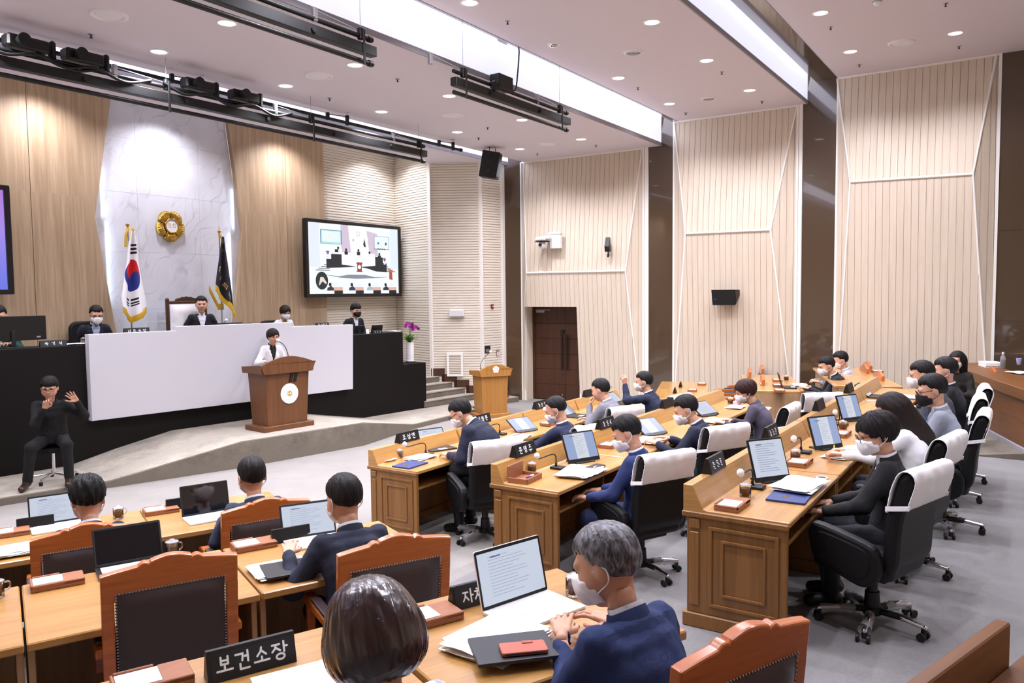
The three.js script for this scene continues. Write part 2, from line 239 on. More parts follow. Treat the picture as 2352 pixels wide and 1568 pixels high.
// ---------------------------------------------------------------- ceilings, coves, downlights
{
  const c = setting('ceiling', 'white ceiling stepping up towards the back with lit coves');
  const slab = (z0, z1, h, x1 = XW) => mesh('ceiling_panel', bx(-2.6, x1, h, h + .12, z0, z1, .004), M.ceil, c);
  slab(-9.5, -6.25, HC[0]); slab(-5.9, -3.45, HC[1]); slab(-2.94, 3.6, HC[2]);
  mesh('ceiling_panel', prism([[-2.6, -9.84], [14.75, -9.84], [14.85, -10.0], [14.05, -10.1], [13.45, -11.05], [-2.6, -11.05]], 5.28, 5.4), M.ceil, c);
  mesh('ceiling_panel', bx(-2.6, 13.9, 5.68, 5.8, ZF, -11.05, 0), M.ceil, c);
  mesh('fascia', [bx(-2.6, XW, 5.28, 5.35, -9.85, -9.825, 0), bx(-2.6, XW, 5.335, 5.4, -6.26, -6.238, 0), bx(-2.6, XW, 5.775, 5.84, -3.46, -3.438, 0)], M.grey, c);
  mesh('soffit_strip', [bx(-2.6, XW, HC[1] - .004, HC[1] + .1, -5.99, -5.9, 0), bx(-2.6, XW, HC[2] - .004, HC[2] + .1, -3.31, -2.94, 0)], M.bronze, c, 'dark bronze strip beside the light cove');
  mesh('cove_roof', [bx(-2.6, XW, 6.0, 6.1, -6.3, -5.6, 0), bx(-2.6, XW, 6.4, 6.5, -3.5, -2.6, 0), bx(-2.6, XW, 5.72, 5.8, -9.9, -9.2, 0), bx(-2.6, 16.6, 6.75, 6.9, -13, 3.8, 0)], M.white, c);
  mesh('cove_front_wall', [bx(-2.6, XW, 5.42, 6.0, -9.46, -9.36, 0), bx(-2.6, XW, 5.8, 6.1, -5.86, -5.78, 0), bx(-2.6, XW, 6.2, 6.5, -2.9, -2.8, 0)], M.white, c);
  for (const [z, y0, y1] of [[-9.835, 5.36, 5.72], [-6.245, 5.41, 6.0], [-3.445, 5.85, 6.4]]) {
    mesh('cove_light', bx(-2.6, XW - .01, y0, y1, z - .02, z, 0), M.cove, c, 'glowing blue-white cove');
    for (let i = 0; i < 3; i++) { const l = new THREE.RectAreaLight(0xe4e8ff, COVE, 5.6, y1 - y0); l.position.set(0.3 + 5.84 * i + .2, (y0 + y1) / 2, z + .02); l.lookAt(l.position.x, l.position.y - .2, z + 1); c.add(l); }
  }
}
const lampGeo = [lathe([[.088, .0], [.094, -.006], [.11, -.006], [.114, 0]], 28), new THREE.CircleGeometry(.09, 28).rotateX(PI / 2).translate(0, -.002, 0)];
function downlight(x, h, z, where) {
  const t = thing('downlight', 'round recessed ceiling downlight ' + where, 'ceiling light', [x, h, z], 0, 'downlights ' + where);
  mesh('rim', lampGeo[0].clone(), M.plastic, t); mesh('lens', lampGeo[1].clone(), M.lamp, t);
  const s = new THREE.SpotLight(COOL, SPOT, 0, 69 * D2R, 0.6, 2); s.position.set(0, -.03, 0); s.target.position.set(0, -3, 0); s.castShadow = true; s.shadow.radius = 4.5; t.add(s, s.target);
}
for (const [i, x] of [1.6, 3.55, 5.47, 7.37, 9.3, 11.28, 13.36].entries()) {
  for (const [z, dx] of [[-7.22, 0], [-8.71, .16]]) downlight(x + dx, HC[0], z, 'in the ceiling bay above the door');
  for (const [z, dx] of [[-4.02, 0], [-5.48, .1]]) { if (!(i === 4 && z < -5)) downlight(x + dx, HC[1], z, 'in the ceiling bay between the two coves'); }
  if (i % 2 || i > 3) for (const [z, dx] of [[-1.02, 0], [-2.46, .05]]) downlight(x + dx, HC[2], z, 'in the highest ceiling bay');
  if (i % 2) downlight(x, HC[2], 1.2, 'in the highest ceiling bay');
  downlight([.6, 3.2, 5.9, 10.4, 12.9, 1.9, 7.9][i], 5.68, -11.72, 'above the front wall');
}
const roundVent = (u, v, k, r, grille) => {
  const p = onY(u, v, HC[k]), t = thing('ceiling_diffuser', grille ? 'round slotted air grille between downlights near the light cove' : 'round white disc air diffuser in the ceiling', 'air vent', p, 0, grille ? 'slotted round ceiling grilles' : 'round ceiling diffusers');
  mesh('flange', lathe([[r * .72, .0], [r * .8, -.022], [r * .95, -.016], [r, 0]], 36), M.white, t);
  if (grille) { for (const q of [.62, .48, .34, .2]) mesh('ring', new THREE.TorusGeometry(r * q, r * .05, 6, 32).rotateX(PI / 2).translate(0, -.012, 0), M.steel, t); mesh('backing', new THREE.CircleGeometry(r * .74, 32).rotateX(PI / 2).translate(0, -.002, 0), M.grey, t); }
  else mesh('disc', lathe([[0, -.02], [r * .6, -.018], [r * .68, -.006], [r * .68, 0]], 36), M.white, t);
};
roundVent(250, 34, 0, .19); roundVent(733, 173, 0, .19); roundVent(1040, 264, 0, .18); roundVent(1255, 330, 0, .18); roundVent(2070, 98, 2, .19); roundVent(1455, 120, 1, .14, 1); roundVent(1628, 226, 1, .14, 1);
for (const [u, v, k] of [[209, 79, 0], [913, 181, 0], [757, 225, 0], [1120, 292, 0], [1099, 316, 0], [1234, 352, 0], [1369, 333, 0], [1166, 48, 1], [1465, 201, 1], [1658, 165, 1], [1750, 232, 1], [1575, 259, 1], [1908, 62, 2], [2203, 106, 2], [1974, 148, 2], [2172, 8, 2]]) {
  const t = thing('sprinkler_head', 'small dark sprinkler head set in the white ceiling', 'sprinkler', onY(u, v, HC[k]), 0, 'ceiling sprinkler heads');
  mesh('escutcheon', lathe([[0, -.012], [.02, -.012], [.036, 0]], 16), M.steel, t); mesh('deflector', [cyl(.008, .008, .03, 0, -.035, 0, 8), cyl(.018, .018, .004, 0, -.04, 0, 12)], M.iron, t);
}
{
  const t = thing('ceiling_detector', 'small white dome detector near the top edge of the highest ceiling bay', 'detector', onY(2015, 4, HC[2])); mesh('dome', lathe([[0, -.05], [.03, -.046], [.05, -.02], [.055, 0]], 20), M.plastic, t); mesh('ring', lathe([[.055, -.008], [.062, 0]], 20), M.grey, t);
  const q = thing('unlit_spotlight', 'unlit chrome recessed spotlight beside the light cove', 'ceiling light', onY(1271, 102, HC[1])); mesh('rim', lathe([[.05, 0], [.06, -.01], [.075, -.008], [.08, 0]], 24), M.plastic, q); mesh('reflector', lathe([[.0, -.035], [.03, -.035], [.05, -.03], [.05, 0]], 24), M.chrome, q);
}
// ---------------------------------------------------------------- panelled side wall
function clip(poly, ax, lim, sign) {       // keep sign*(p[ax]-lim) >= 0
  const out = [];
  for (let i = 0; i < poly.length; i++) { const a = poly[i], b = poly[(i + 1) % poly.length], da = sign * (a[ax] - lim), db = sign * (b[ax] - lim); if (da >= 0) out.push(a); if (da * db < 0) { const t = da / (da - db); out.push(a.map((x, k) => x + (b[k] - x) * t)); } }
  return out;
}
const wallPoint = ([s, y, d]) => [XW - d, y, s];
function slab(poly, th, at) {              // polygon of (s, y, depth), thickened towards the room
  const f = poly.map(p => at([p[0], p[1], p[2] + th])), b = poly.map(p => at(p)), faces = [f];
  for (let i = 0; i < f.length; i++) { const j = (i + 1) % f.length; faces.push([f[j], f[i], b[i], b[j]]); }
  return poly3(faces);
}
const area = p => { let a = 0; for (let i = 0; i < p.length; i++) { const q = p[(i + 1) % p.length]; a += p[i][0] * q[1] - q[0] * p[i][1]; } return abs(a) / 2; };
const wr = setting('wall_right', 'side wall of pale slatted wood panels between bronze strips');
const zx = (u, v, d = 0) => { const p = onX(u, v, XW - d); return [p[2], p[1]]; };
function woodPanel(pts, ridge, hTop, floorY, door) {
  const g = sub('wood_panel', wr), dr = .2, R = 1;
  const [sL, sR] = [pts.left, pts.right], TLp = [...pts.tl, 0], TRp = [...pts.tr, 0], RLp = [...pts.rl, dr], RRp = [...pts.rr, dr], LL = [pts.ll, floorY, 0], LR = [pts.lr, floorY, 0], BL = [sL, floorY, 0], BR = [sR, floorY, 0], CL = [sL, hTop, 0], CR = [sR, hTop, 0];
  const facets = [[TLp, TRp, RRp, RLp], [RLp, RRp, LR, LL], [TRp, CR, BR, RRp].filter(Boolean), [RRp, BR, LR], [CL, TLp, RLp, BL], [RLp, LL, BL]];
  facets[2] = [TRp, BR, RRp]; facets[4] = [TLp, RLp, BL];
  for (const f of facets) for (let s = sL; s < sR; s += .11) {
    let p = clip(clip(f, 0, s + .003, 1), 0, min(s + .107, sR), -1);
    if (door && s + .055 < door.s1 && s + .055 > door.s0) p = clip(p, 1, door.h, 1);
    else if (door && s < door.s1 && s + .11 > door.s1 && p.some(q => q[1] < door.h)) { const up = clip(p, 1, door.h, 1), dn = clip(clip(p, 1, door.h, -1), 0, door.s1, 1); if (up.length > 2 && area(up) > .002) mesh('board', slab(up, .014, wallPoint), M.slat, g); p = dn; }
    if (p.length > 2 && area(p) > .0015) mesh('board', slab(p, .014, wallPoint), M.slat, g);
  }
  const line = (a, b, r = .02) => bar(wallPoint([a[0], a[1], a[2] + .016]), wallPoint([b[0], b[1], b[2] + .016]), r, 4);
  const legs = [line(TLp, RLp), line(TRp, RRp), line(RRp, LR)]; if (!door) legs.push(line(RLp, LL)); else legs.push(line(RLp, [door.s0 + .02, door.h, .06]));
  mesh('ridge_trim', [line(RLp, RRp, .024)], M.trim, g); for (const l of legs) mesh('edge_trim', l, M.trim, g);
  mesh('frame_trim', [bx(XW - .03, XW + .02, floorY, hTop, sL - .025, sL + .012, 0), bx(XW - .03, XW + .02, floorY, hTop, sR - .012, sR + .03, 0), bx(XW - .028, XW + .02, hTop - .03, hTop, sL, sR, 0)], M.trim, g);
  // dark backing that shows in the grooves, following the facets
  const back = facets.map(f => { let p = f; const fs = []; if (door) { const a = clip(p, 0, door.s1, 1), b = clip(clip(p, 0, door.s1, -1), 1, door.h, 1); for (const q of [a, b]) if (q.length > 2) fs.push(q.map(wallPoint)); } else fs.push(p.map(wallPoint)); return fs; }).flat();
  mesh('backing', poly3(back), M.slat, g);
  return g;
}
const door = { s0: -9.5, s1: zx(1333, 800)[0], h: 2.12 };
woodPanel({ left: -9.58, right: zx(1478, 500)[0], tl: zx(1203, 376), tr: zx(1476, 339), rl: zx(1210, 627, .2), rr: zx(1437, 622, .2), ll: -9.5, lr: zx(1474, 905)[0] }, 0, HC[0], 0, door);
woodPanel({ left: zx(1549, 500)[0], right: zx(1829, 500)[0], tl: zx(1550, 283), tr: zx(1831, 245), rl: zx(1575, 537, .2), rr: zx(1770, 528, .2), ll: zx(1549, 920)[0], lr: zx(1822, 930)[0] }, 0, HC[1], F2);
woodPanel({ left: zx(1922, 500)[0], right: zx(2287, 500)[0], tl: zx(1924, 181), tr: zx(2290, 124), rl: zx(1953, 418, .2), rr: zx(2235, 400, .2), ll: zx(1922, 905)[0], lr: zx(2272, 905)[0] }, 0, HC[2], F3);
{
  const s1 = door.s1;
  mesh('wall_core', [bx(XW + .02, 15.6, 0, 6.7, -9.95, door.s0 - .02, 0), bx(XW + .02, 15.6, 0, 6.7, s1, 3.6, 0), bx(XW + .02, 15.6, door.h, 6.7, door.s0 - .02, s1, 0)], M.trim, wr);
  const strip = (u0, u1, h) => { const a = zx(u0, 500)[0], b = zx(u1, 500)[0]; mesh('bronze_strip', bx(XW - .004, XW + .02, 0, h, a, b, .002), M.bronze, wr, 'glossy dark bronze wall strip'); };
  strip(1491, 1546, 6.0); strip(1843, 1918.5, 6.4);
  mesh('post_trim', [bx(XW - .035, XW + .01, 0, HC[0] + .3, zx(1479, 500)[0] + .03, zx(1490, 500)[0], .002), bx(XW - .035, XW + .01, 0, HC[1] + .3, zx(1830, 500)[0] + .03, zx(1842, 500)[0], .002)], M.trim, wr);
  const e = zx(2292, 500)[0]; for (const [y0, y1] of [[0, 1.9], [1.905, 3.35], [3.355, 6.3]]) mesh('bronze_panel', bx(XW - .004, XW + .02, y0, y1, e, 3.6, .002), M.bronze, wr, 'glossy dark bronze wall panel');
  // bronze return beside the striped wall
  mesh('bronze_strip', slab([[0, 0, 0], [.42, 0, 0], [.42, 5.6, 0], [0, 5.6, 0]], .01, ([s, y, d]) => [14.72 + s * .494 - d * .87, y, -9.95 + s * .87 + d * .49]), M.bronze, wr, 'glossy dark bronze wall strip');
}
// the double door in its recess
{
  const d = setting('door_1', 'dark brown double door in a slatted recess'), x = 15.22, s0 = door.s0, s1 = door.s1, w = (s1 - s0 - .12) / 2;
  mesh('opening_trim', [bx(XW - .03, XW + .03, door.h, door.h + .035, s0 - .03, s1 + .03, 0), bx(XW - .03, XW + .03, 0, door.h, s1 - .005, s1 + .03, 0), bx(XW - .03, XW + .03, 0, door.h, s0 - .035, s0, 0)], M.trim, d);
  for (let i = 0; i < 4; i++) mesh('jamb_slat', bx(XW + .03 + i * .075, XW + .095 + i * .075, 0, door.h, s0 - .02, s0 + .005, .003), M.slat, d);
  mesh('frame', [bx(x - .02, x + .06, 0, door.h, s0, s0 + .06), bx(x - .02, x + .06, 0, door.h, s1 - .05, s1), bx(x - .02, x + .06, door.h - .04, door.h, s0, s1)], M.darkWood, d);
  const mid = s0 + .06 + (s1 - s0 - .11) * .62;
  for (const [a, b, hx] of [[s0 + .062, mid - .003, mid - .06], [mid + .003, s1 - .052, mid + .07]]) {
    const lf = sub('door_leaf', d);
    for (let k = 0; k < 6; k++) mesh('panel', bx(x, x + .045, .02 + k * .345, .36 + k * .345, a, b, .004), M.darkWood, lf);
    mesh('handle', [bx(x - .06, x - .035, .72, 1.5, hx - .018, hx + .018, .006), bar([x - .04, .85, hx], [x + .01, .85, hx], .008), bar([x - .04, 1.4, hx], [x + .01, 1.4, hx], .008)], M.black, lf);
  }
  mesh('lock', [cyl(.014, .014, .02, 0, 0, 0).rotateZ(PI / 2).translate(x - .005, .62, mid - .05), cyl(.014, .014, .02).rotateZ(PI / 2).translate(x - .005, .14, mid - .07)], M.chrome, d); mesh('card_reader', bx(x - .045, x, 1.52, 1.6, mid - .1, mid - .02), M.black, d); mesh('closer', [bx(x - .05, x, door.h - .14, door.h - .09, s0 + .12, s0 + .34), bx(x - .055, x - .045, door.h - .085, door.h - .07, s0 + .1, s0 + .5)], M.steel, d);
}
// ---------------------------------------------------------------- front wall: wood, marble, ribbed corner
const wf = setting('wall_front', 'front wall of vertical wood boards around a marble field');
const fz = (u, v, d = 0) => { const p = onZ(u, v, ZF + d); return [p[0], p[1]]; };
const frontPoint = ([s, y, d]) => [s, y, ZF + d];
{
  const HT = 5.68, WD = .1;
  mesh('wall_core', [bx(-2.6, 14.2, .0, 6.8, ZF - .3, ZF - .03, 0), bx(-2.6, 14.9, 0, 6.8, -13.6, -13.4, 0)], M.grey, wf);
  const eL = [[254, 226], [218, 500], [267, 762]].map(p => fz(...p, WD)), eR = [[525, 282], [558, 530], [541, 721]].map(p => fz(...p, WD));
  const ends = e => { const up = (a, b, y) => [a[0] + (b[0] - a[0]) * (y - a[1]) / (b[1] - a[1]), y]; return [up(e[0], e[1], HT), e[1], up(e[1], e[2], .6)]; };
  const L = ends(eL), R = ends(eR), gl = fz(72, 480, WD)[0], gr = fz(659, 500, WD)[0], end = fz(743.5, 410, WD)[0];
  const wood = (pl) => mesh('wood_board', slab(pl.map(([s, y]) => [s, y, 0]), WD, frontPoint), M.frontWood, wf);
  wood([[-2.6, HT], [1.2, HT], [1.2, .6], [-2.6, .6]].reverse()); wood([[1.206, .6], [gl - .004, .6], [gl - .004, HT], [1.206, HT]]);
  const lp = [[gl + .004, .6], L[2], L[1], L[0], [gl + .004, HT]]; wood(lp);   // its edge towards the marble is bent: fan from the far corner
  wood([[gr - .004, HT], R[0], R[1], R[2], [gr - .004, .6]]); wood([[gr + .004, .6], [end, .6], [end, HT], [gr + .004, HT]]);
  // marble slabs
  const vein = tex(1024, 1024, (u, v) => { const a = u * .55 + v * .83, b = u * .83 - v * .55, w = .35 * noise3(u * 4, v * 4, 1) + .12 * noise3(u * 11, v * 11, 3), r = (f, g, s, k) => max(0, 1 - abs(noise3(a * f, b * g + w, s)) * k) * max(0, .2 + noise3(u * 3, v * 3, s + 5)), k = 1 - .16 * r(1.1, 5, 7, 8) - .1 * r(2.2, 11, 13, 7) + .025 * noise3(u * 5, v * 5, 17); return [.84 * k, .845 * k, .87 * k]; }, [.42, .42]);
  M.marble = phy(0xffffff, .3, { map: vein, clearcoat: .35, clearcoatRoughness: .12 }); mesh('marble_backing', bx(5, 11, .6, HT, ZF - .028, ZF - .006, 0), M.white, wf);
  const hex = [[L[2][0] - .1, .6], [R[2][0] + .1, .6], [R[1][0] + .1, R[1][1]], [R[0][0] + .1, HT], [L[0][0] - .1, HT], [L[1][0] - .1, L[1][1]]];
  const xs = [hex[5][0] - .2, fz(316, 470)[0], fz(458, 480)[0], hex[2][0] + .2], ys = [.6, fz(400, 708)[1], fz(400, 582)[1], fz(400, 453)[1], fz(400, 335)[1], HT];
  for (let i = 0; i < 3; i++) for (let j = 0; j < 5; j++) { let p = hex.map(q => [...q, 0]); p = clip(clip(clip(clip(p, 0, xs[i] + .002, 1), 0, xs[i + 1] - .002, -1), 1, ys[j] + .002, 1), 1, ys[j + 1] - .002, -1); if (p.length > 2) mesh('marble_slab', slab(p.map(q => [q[0], q[1], -.02]), .018, frontPoint), M.marble, wf); }
  // light strips tucked behind the board edges
  const ledline = (a, b, inward) => {
    const m = [(a[0] + b[0]) / 2, (a[1] + b[1]) / 2], len = hypot(a[0] - b[0], a[1] - b[1]), x = m[0] - inward * .06;
    const A = [a[0] - inward * .05, a[1], ZF + .06], B = [b[0] - inward * .05, b[1], ZF + .06];
    mesh('light_strip', bar(A, B, .01, 6), M.led, wf, 'hidden light strip behind the board edge');
    const l = new THREE.RectAreaLight(0xd8e8ff, 9, .05, len * .96); l.position.set(m[0] - inward * .03, m[1], ZF + .06); l.up.set(b[0] - a[0], b[1] - a[1], 0).normalize(); l.lookAt(m[0] + inward, m[1], ZF + .02); wf.add(l);
  };
  ledline([L[1][0], L[1][1]], L[2], 1); ledline(L[0], L[1], 1); ledline(R[1], R[2], -1); ledline(R[0], R[1], -1);
  // ribbed walls
  const y1 = 5.62, plans = [[[end, ZF], [13.85, ZF], .62, 5.68], [[13.85, ZF], [13.45, -11.05], .62, 5.68], [[13.45, -11.05], [14.05, -10.1], .1, 5.29], [[14.05, -10.1], [14.72, -9.95], .1, 5.36]];
  for (const [a, b, y0, yt] of plans) {
    const g = sub('ribbed_panel', wf), dx = b[0] - a[0], dz = b[1] - a[1], len = hypot(dx, dz), n = [-dz / len, dx / len], at = ([s, y, d]) => [a[0] + dx * s / len + n[0] * d, y, a[1] + dz * s / len + n[1] * d];
    mesh('backing', slab([[0, 0, -.1], [len, 0, -.1], [len, yt, -.1], [0, yt, -.1]], .1, at), M.rib, g);
    const ribs = []; for (let y = y0; y < yt - .02; y += .056) ribs.push(poly3([[at([0, y, .02]), at([len, y, .02]), at([len, y + .036, .02]), at([0, y + .036, .02])], [at([0, y + .036, .02]), at([len, y + .036, .02]), at([len, y + .044, 0]), at([0, y + .044, 0])], [at([0, y - .006, 0]), at([len, y - .006, 0]), at([len, y, .02]), at([0, y, .02])]]));
    const o = mesh('ribs', ribs, M.rib, g); o.userData.kind = 'stuff';
  }
  mesh('corner_trim', [bx(13.43, 13.49, .1, 5.29, -11.08, -11.0, 0), bx(14.02, 14.08, .1, 5.29, -10.13, -10.06, 0), bx(14.63, 14.74, .0, 5.4, -9.97, -9.91, 0)], M.trim, wf);
  const bb = setting('baseboard_right', 'stepped brown baseboard beside the steps');
  const at = (t, y) => [14.05 + (13.45 - 14.05) * t - .012, y, -10.1 + (-11.05 + 10.1) * t];
  for (let i = 0; i < 4; i++) { const t0 = [.08, .31, .55, .79][i], t1 = [.31, .55, .79, 1.0][i], h = .1 + .129 * (i + 1); mesh('board', poly3([[at(t1, h), at(t0, h), at(t0, h + .17), at(t1, h + .17)], [at(t0, h), at(t0 - .0, h - .13), at(t0 - .06, h - .13), at(t0 - .06, h + .17), at(t0, h + .17)]].map(f => f.map(([x, y, z]) => [x - .02, y, z + .012]))), M.darkWood, bb); }
  mesh('board', bx(12.0, 13.45, .62, .78, -12.39, -12.37, 0), M.darkWood, bb);
}
// the walls behind and beside the camera
{ const w = setting('wall_back'); mesh('wall_panel', bx(-2.8, 15.6, 0, 6.8, 3.6, 3.8, 0), M.slat, w); const l = setting('wall_left'); mesh('wall_panel', bx(-2.8, -2.6, 0, 6.8, -13.4, 3.8, 0), M.slat, l); }
// ================================================================ things on walls and ceiling
function batten(label, x0, x1, z, up, pipe, brackets, extra) {     // two pipes, a cable tray between them, hanging wires
  const t = thing('lighting_batten', label, 'lighting batten', [0, 0, 0]);
  mesh('upper_pipe', [bar([x0, pipe, z], [x1, pipe, z], .026, 12), cyl(.034, .034, .05).rotateZ(PI / 2).translate(x1 - .02, pipe, z)], M.iron, t);
  mesh('lower_pipe', [bar([x0, pipe - .26, z], [x1, pipe - .26, z], .026, 12), cyl(.034, .034, .05).rotateZ(PI / 2).translate(x1 - .02, pipe - .26, z)], M.iron, t);
  mesh('cable_tray', bx(x0, x1 + .02, pipe - .18, pipe - .075, z - .05, z + .05, .004), M.iron, t);
  for (let x = x1 - .9; x > x0; x -= 1.25) mesh('socket', [cyl(.028, .028, .02).rotateX(PI / 2).translate(x, pipe - .13, z + .05)], M.black, t);
  for (const b of brackets) { mesh('bracket', [bx(b - .014, b + .014, pipe - .31, pipe + .06, z + .045, z + .06), bx(b - .03, b + .03, pipe - .04, pipe + .09, z - .03, z + .03, .01)], M.iron, t); if (up) mesh('wire', bar([b, pipe + .06, z], [b, up, z], .0035, 6), M.steel, t); mesh('turnbuckle', [bar([b - .05, pipe + .05, z], [b - .62, pipe + .09, z], .006, 6), bx(b - .68, b - .62, pipe - .03, pipe + .12, z - .025, z + .025, .01)], M.steel, t); }
  if (extra) extra(t);
  return t;
}
{
  const zA = -8.86, xz = (u, v, z) => onZ(u, v, z)[0];
  batten('long black lighting batten hanging in front of the marble wall', 1.2, xz(975, 350, zA), zA, HC[0], 4.99, [xz(382, 190, zA), xz(715, 290, zA), xz(962, 340, zA)], t => {
    for (const u of [60, 190, 455, 560]) {                                   // stage lights and cable loops lying on the pipe
      const x = xz(u, u * .25 + 95, zA); mesh('stage_light', [cbox(.42, .13, .16, x, 5.03, zA, .02), cbox(.06, .2, .1, x + .26, 4.99, zA, .02), cyl(.05, .065, .1).rotateX(PI / 2).translate(x - .1, 5.09, zA + .1)], M.iron, t);
      mesh('cable', tube([[x - .5, 5.03, zA + .03], [x - .25, 4.93, zA + .07], [x + .1, 5.0, zA + .06], [x + .45, 4.92, zA + .06], [x + .8, 5.02, zA + .02]], .018, 24, 6), M.black, t);
    }
  });
  const p = onZ(1060, 345, -9.2), q = thing('hanging_pipe', 'black pipe hanging by wires right behind the longest batten', 'lighting pipe');
  mesh('pipe', [bar([2.2, p[1], -9.2], [p[0], p[1], -9.2], .026, 12), cyl(.034, .034, .05).rotateZ(PI / 2).translate(p[0], p[1], -9.2)], M.iron, q);
  for (const u of [465, 798, 1040]) { const x = onZ(u, 300, -9.2)[0]; mesh('wire', bar([x, p[1], -9.2], [x, HC[0] - .004, -9.2], .004, 6), M.steel, q); mesh('clamp', [cbox(.05, .16, .06, x, p[1] - .04, -9.2, .01), cbox(.05, .12, .06, x - .42, p[1] - .03, -9.2, .01), bar([x, p[1] + .1, -9.2], [x - .42, p[1] + .06, -9.2], .006, 6)], M.iron, q); mesh('ceiling_plate', cyl(.04, .04, .006, x, HC[0] - .006, -9.2, 12), M.steel, q); }
  batten('black lighting batten ending beside the light cove, above the wood and marble wall', 1.0, 6.5, -6.1, 6.0, 5.22, [3.2, 6.32]);
  batten('short black lighting batten with a control box on its pipe', 7.95, 10.85, -6.1, 6.0, 5.22, [8.15, 10.6], t => {
    const c = onZ(1152, 190, -6.1); mesh('control_box', cbox(.34, .19, .16, c[0], 5.2, -6.1, .008), M.black, t); mesh('arm', cbox(.08, .14, .08, c[0] - .24, 5.13, -6.05, .02), M.black, t);
    mesh('power_cable', tube([[c[0] + .2, 5.25, -6.1], [c[0] + .3, 5.26, -6.08], [c[0] + .33, 5.5, -6.05], [c[0] + .32, 6.0, -6.0]], .011, 24, 6), M.black, t);
  });
}
{ // hanging loudspeaker by the corner
  const t = thing('hanging_loudspeaker', 'black loudspeaker hung on three chains in the corner by the ribbed wall', 'loudspeaker', [13.0, 4.73, -9.12], 22 * D2R), b = sub('cabinet', t);
  b.rotation.x = 10 * D2R;
  mesh('box', ext([[-.17, -.17], [.17, -.17], [.12, .17], [-.12, .17]].map(([x, z]) => [x, -z]), .52, .012).rotateX(-PI / 2), M.black, b); mesh('grille', cbox(.27, .44, .012, 0, .04, .17, .004), std(0x1a1b1d, .8), b);
  for (const y of [.14, .3]) mesh('grip', ext(rrect(.1, .07, .03), .012, .003).rotateY(-PI / 2).translate(-.145, y, 0), M.satin, b); mesh('badge', cbox(.03, .014, .004, 0, .06, .178, .001), M.steel, b);
  for (const [x, z] of [[-.12, .05], [.1, .12], [.08, -.1]]) mesh('chain', bar([x, .5, z], [x * 1.05, HC[0] - 4.735, z], .007, 6), M.iron, t);
}
function tvScreen(g, w, h) {                              // the camera feed of the hall shown on the display
  const R = (c, x, y, a, b) => { g.fillStyle = c; g.fillRect(x * w, y * h, a * w, b * h); }, Pg = (c, ...p) => { g.fillStyle = c; g.beginPath(); p.forEach(([x, y], i) => i ? g.lineTo(x * w, y * h) : g.moveTo(x * w, y * h)); g.fill(); };
  R('#f6fbff', 0, 0, 1, 1); R('#e8f0ff', 0, 0, .12, .62); R('#e8f2ff', .9, 0, .1, .62); Pg('#d8c6dc', [.34, .0], [.42, .0], [.45, .43], [.36, .43], [.34, .3]); Pg('#d8c6dc', [.62, .06], [.75, .1], [.75, .43], [.66, .43]);
  Pg('#fdfdff', [.42, 0], [.62, .03], [.64, .2], [.61, .46], [.46, .43], [.43, .2]); R('#4f8aa8', .13, .09, .22, .2); R('#dff6f6', .14, .1, .2, .16); R('#b8e8ec', .14, .26, .2, .025); for (let i = 0; i < 5; i++) R('#ffffff', .15, .125 + i * .027, .16, .009);
  R('#6a7f96', .71, .13, .18, .2); R('#eef8ff', .715, .135, .17, .185); R('#4a7f8a', .75, .22, .02, .03); R('#3c5f86', .84, .22, .02, .04); for (let i = 0; i < 4; i++) R('#26323c', .75 + i * .025, .315, .018, .014);
  g.strokeStyle = '#8fb0a0'; g.lineWidth = 3; g.beginPath(); g.arc(.53 * w, .12 * h, .018 * w, 0, 7); g.stroke(); Pg('#24323a', [.6, .18], [.615, .3], [.6, .31], [.585, .27]); R('#4b596a', .47, .2, .008, .03);
  R('#ffffff', .345, .4, .37, .17); Pg('#21262e', [.235, .43], [.345, .43], [.345, .575], [.5, .6], [.56, .6], [.72, .58], [.72, .44], [.81, .45], [.81, .53], [.855, .54], [.855, .67], [.73, .665], [.62, .62], [.5, .6], [.33, .62], [.185, .63], [.185, .5], [.235, .5]);
  for (const [x, y, c] of [[.31, .34, '#e9eef4'], [.395, .36, '#1c2430'], [.53, .36, '#222a36'], [.655, .385, '#f4f6fa'], [.77, .4, '#141a22']]) { R(c, x - .018, y + .02, .036, .05); g.fillStyle = '#2a2020'; g.beginPath(); g.arc(x * w, y * h, .011 * w, 0, 7); g.fill(); }
  R('#111', .275, .36, .035, .04); for (const [x, y] of [[.2, .4], [.83, .47]]) { g.fillStyle = '#a05ab8'; g.beginPath(); g.ellipse(x * w, y * h, .02 * w, .014 * h, 0, 0, 7); g.fill(); R('#3f6a3f', x - .008, y + .012, .02, .02); R('#eef', x - .01, y + .035, .022, .05); }
  for (const s of [0, 1]) for (let i = 0; i < 4; i++) { const x = s ? .86 + i * .028 : .14 - i * .028, y = .55 + i * .026; R('#2c3138', s ? .855 : x + .02, y + .03, s ? x - .84 : .06 + i * .028, .008); }
  Pg('#8d8f9c', [.14, .72], [.31, .745], [.42, .72], [.6, .72], [.71, .75], [.9, .745], [.7, .765], [.5, .78], [.33, .765]); R('#a14a42', .505, .535, .065, .03); R('#8c3d38', .513, .565, .05, .1); R('#a14a42', .505, .665, .065, .012); g.fillStyle = '#fff'; g.beginPath(); g.arc(.537 * w, .605 * h, .018 * w, 0, 7); g.fill();
  Pg('#c86a52', [.87, .62], [.93, .635], [.925, .67], [.88, .66]); Pg('#b5543f', [.885, .66], [.92, .67], [.925, .79], [.885, .78]);
  g.fillStyle = '#14272b'; g.beginPath(); g.ellipse(.135 * w, .81 * h, .062 * w, .125 * h, 0, 0, 7); g.fill(); Pg('#e8ded8', [.12, .76], [.15, .76], [.185, .84], [.175, .86], [.14, .82], [.11, .88], [.105, .86]);
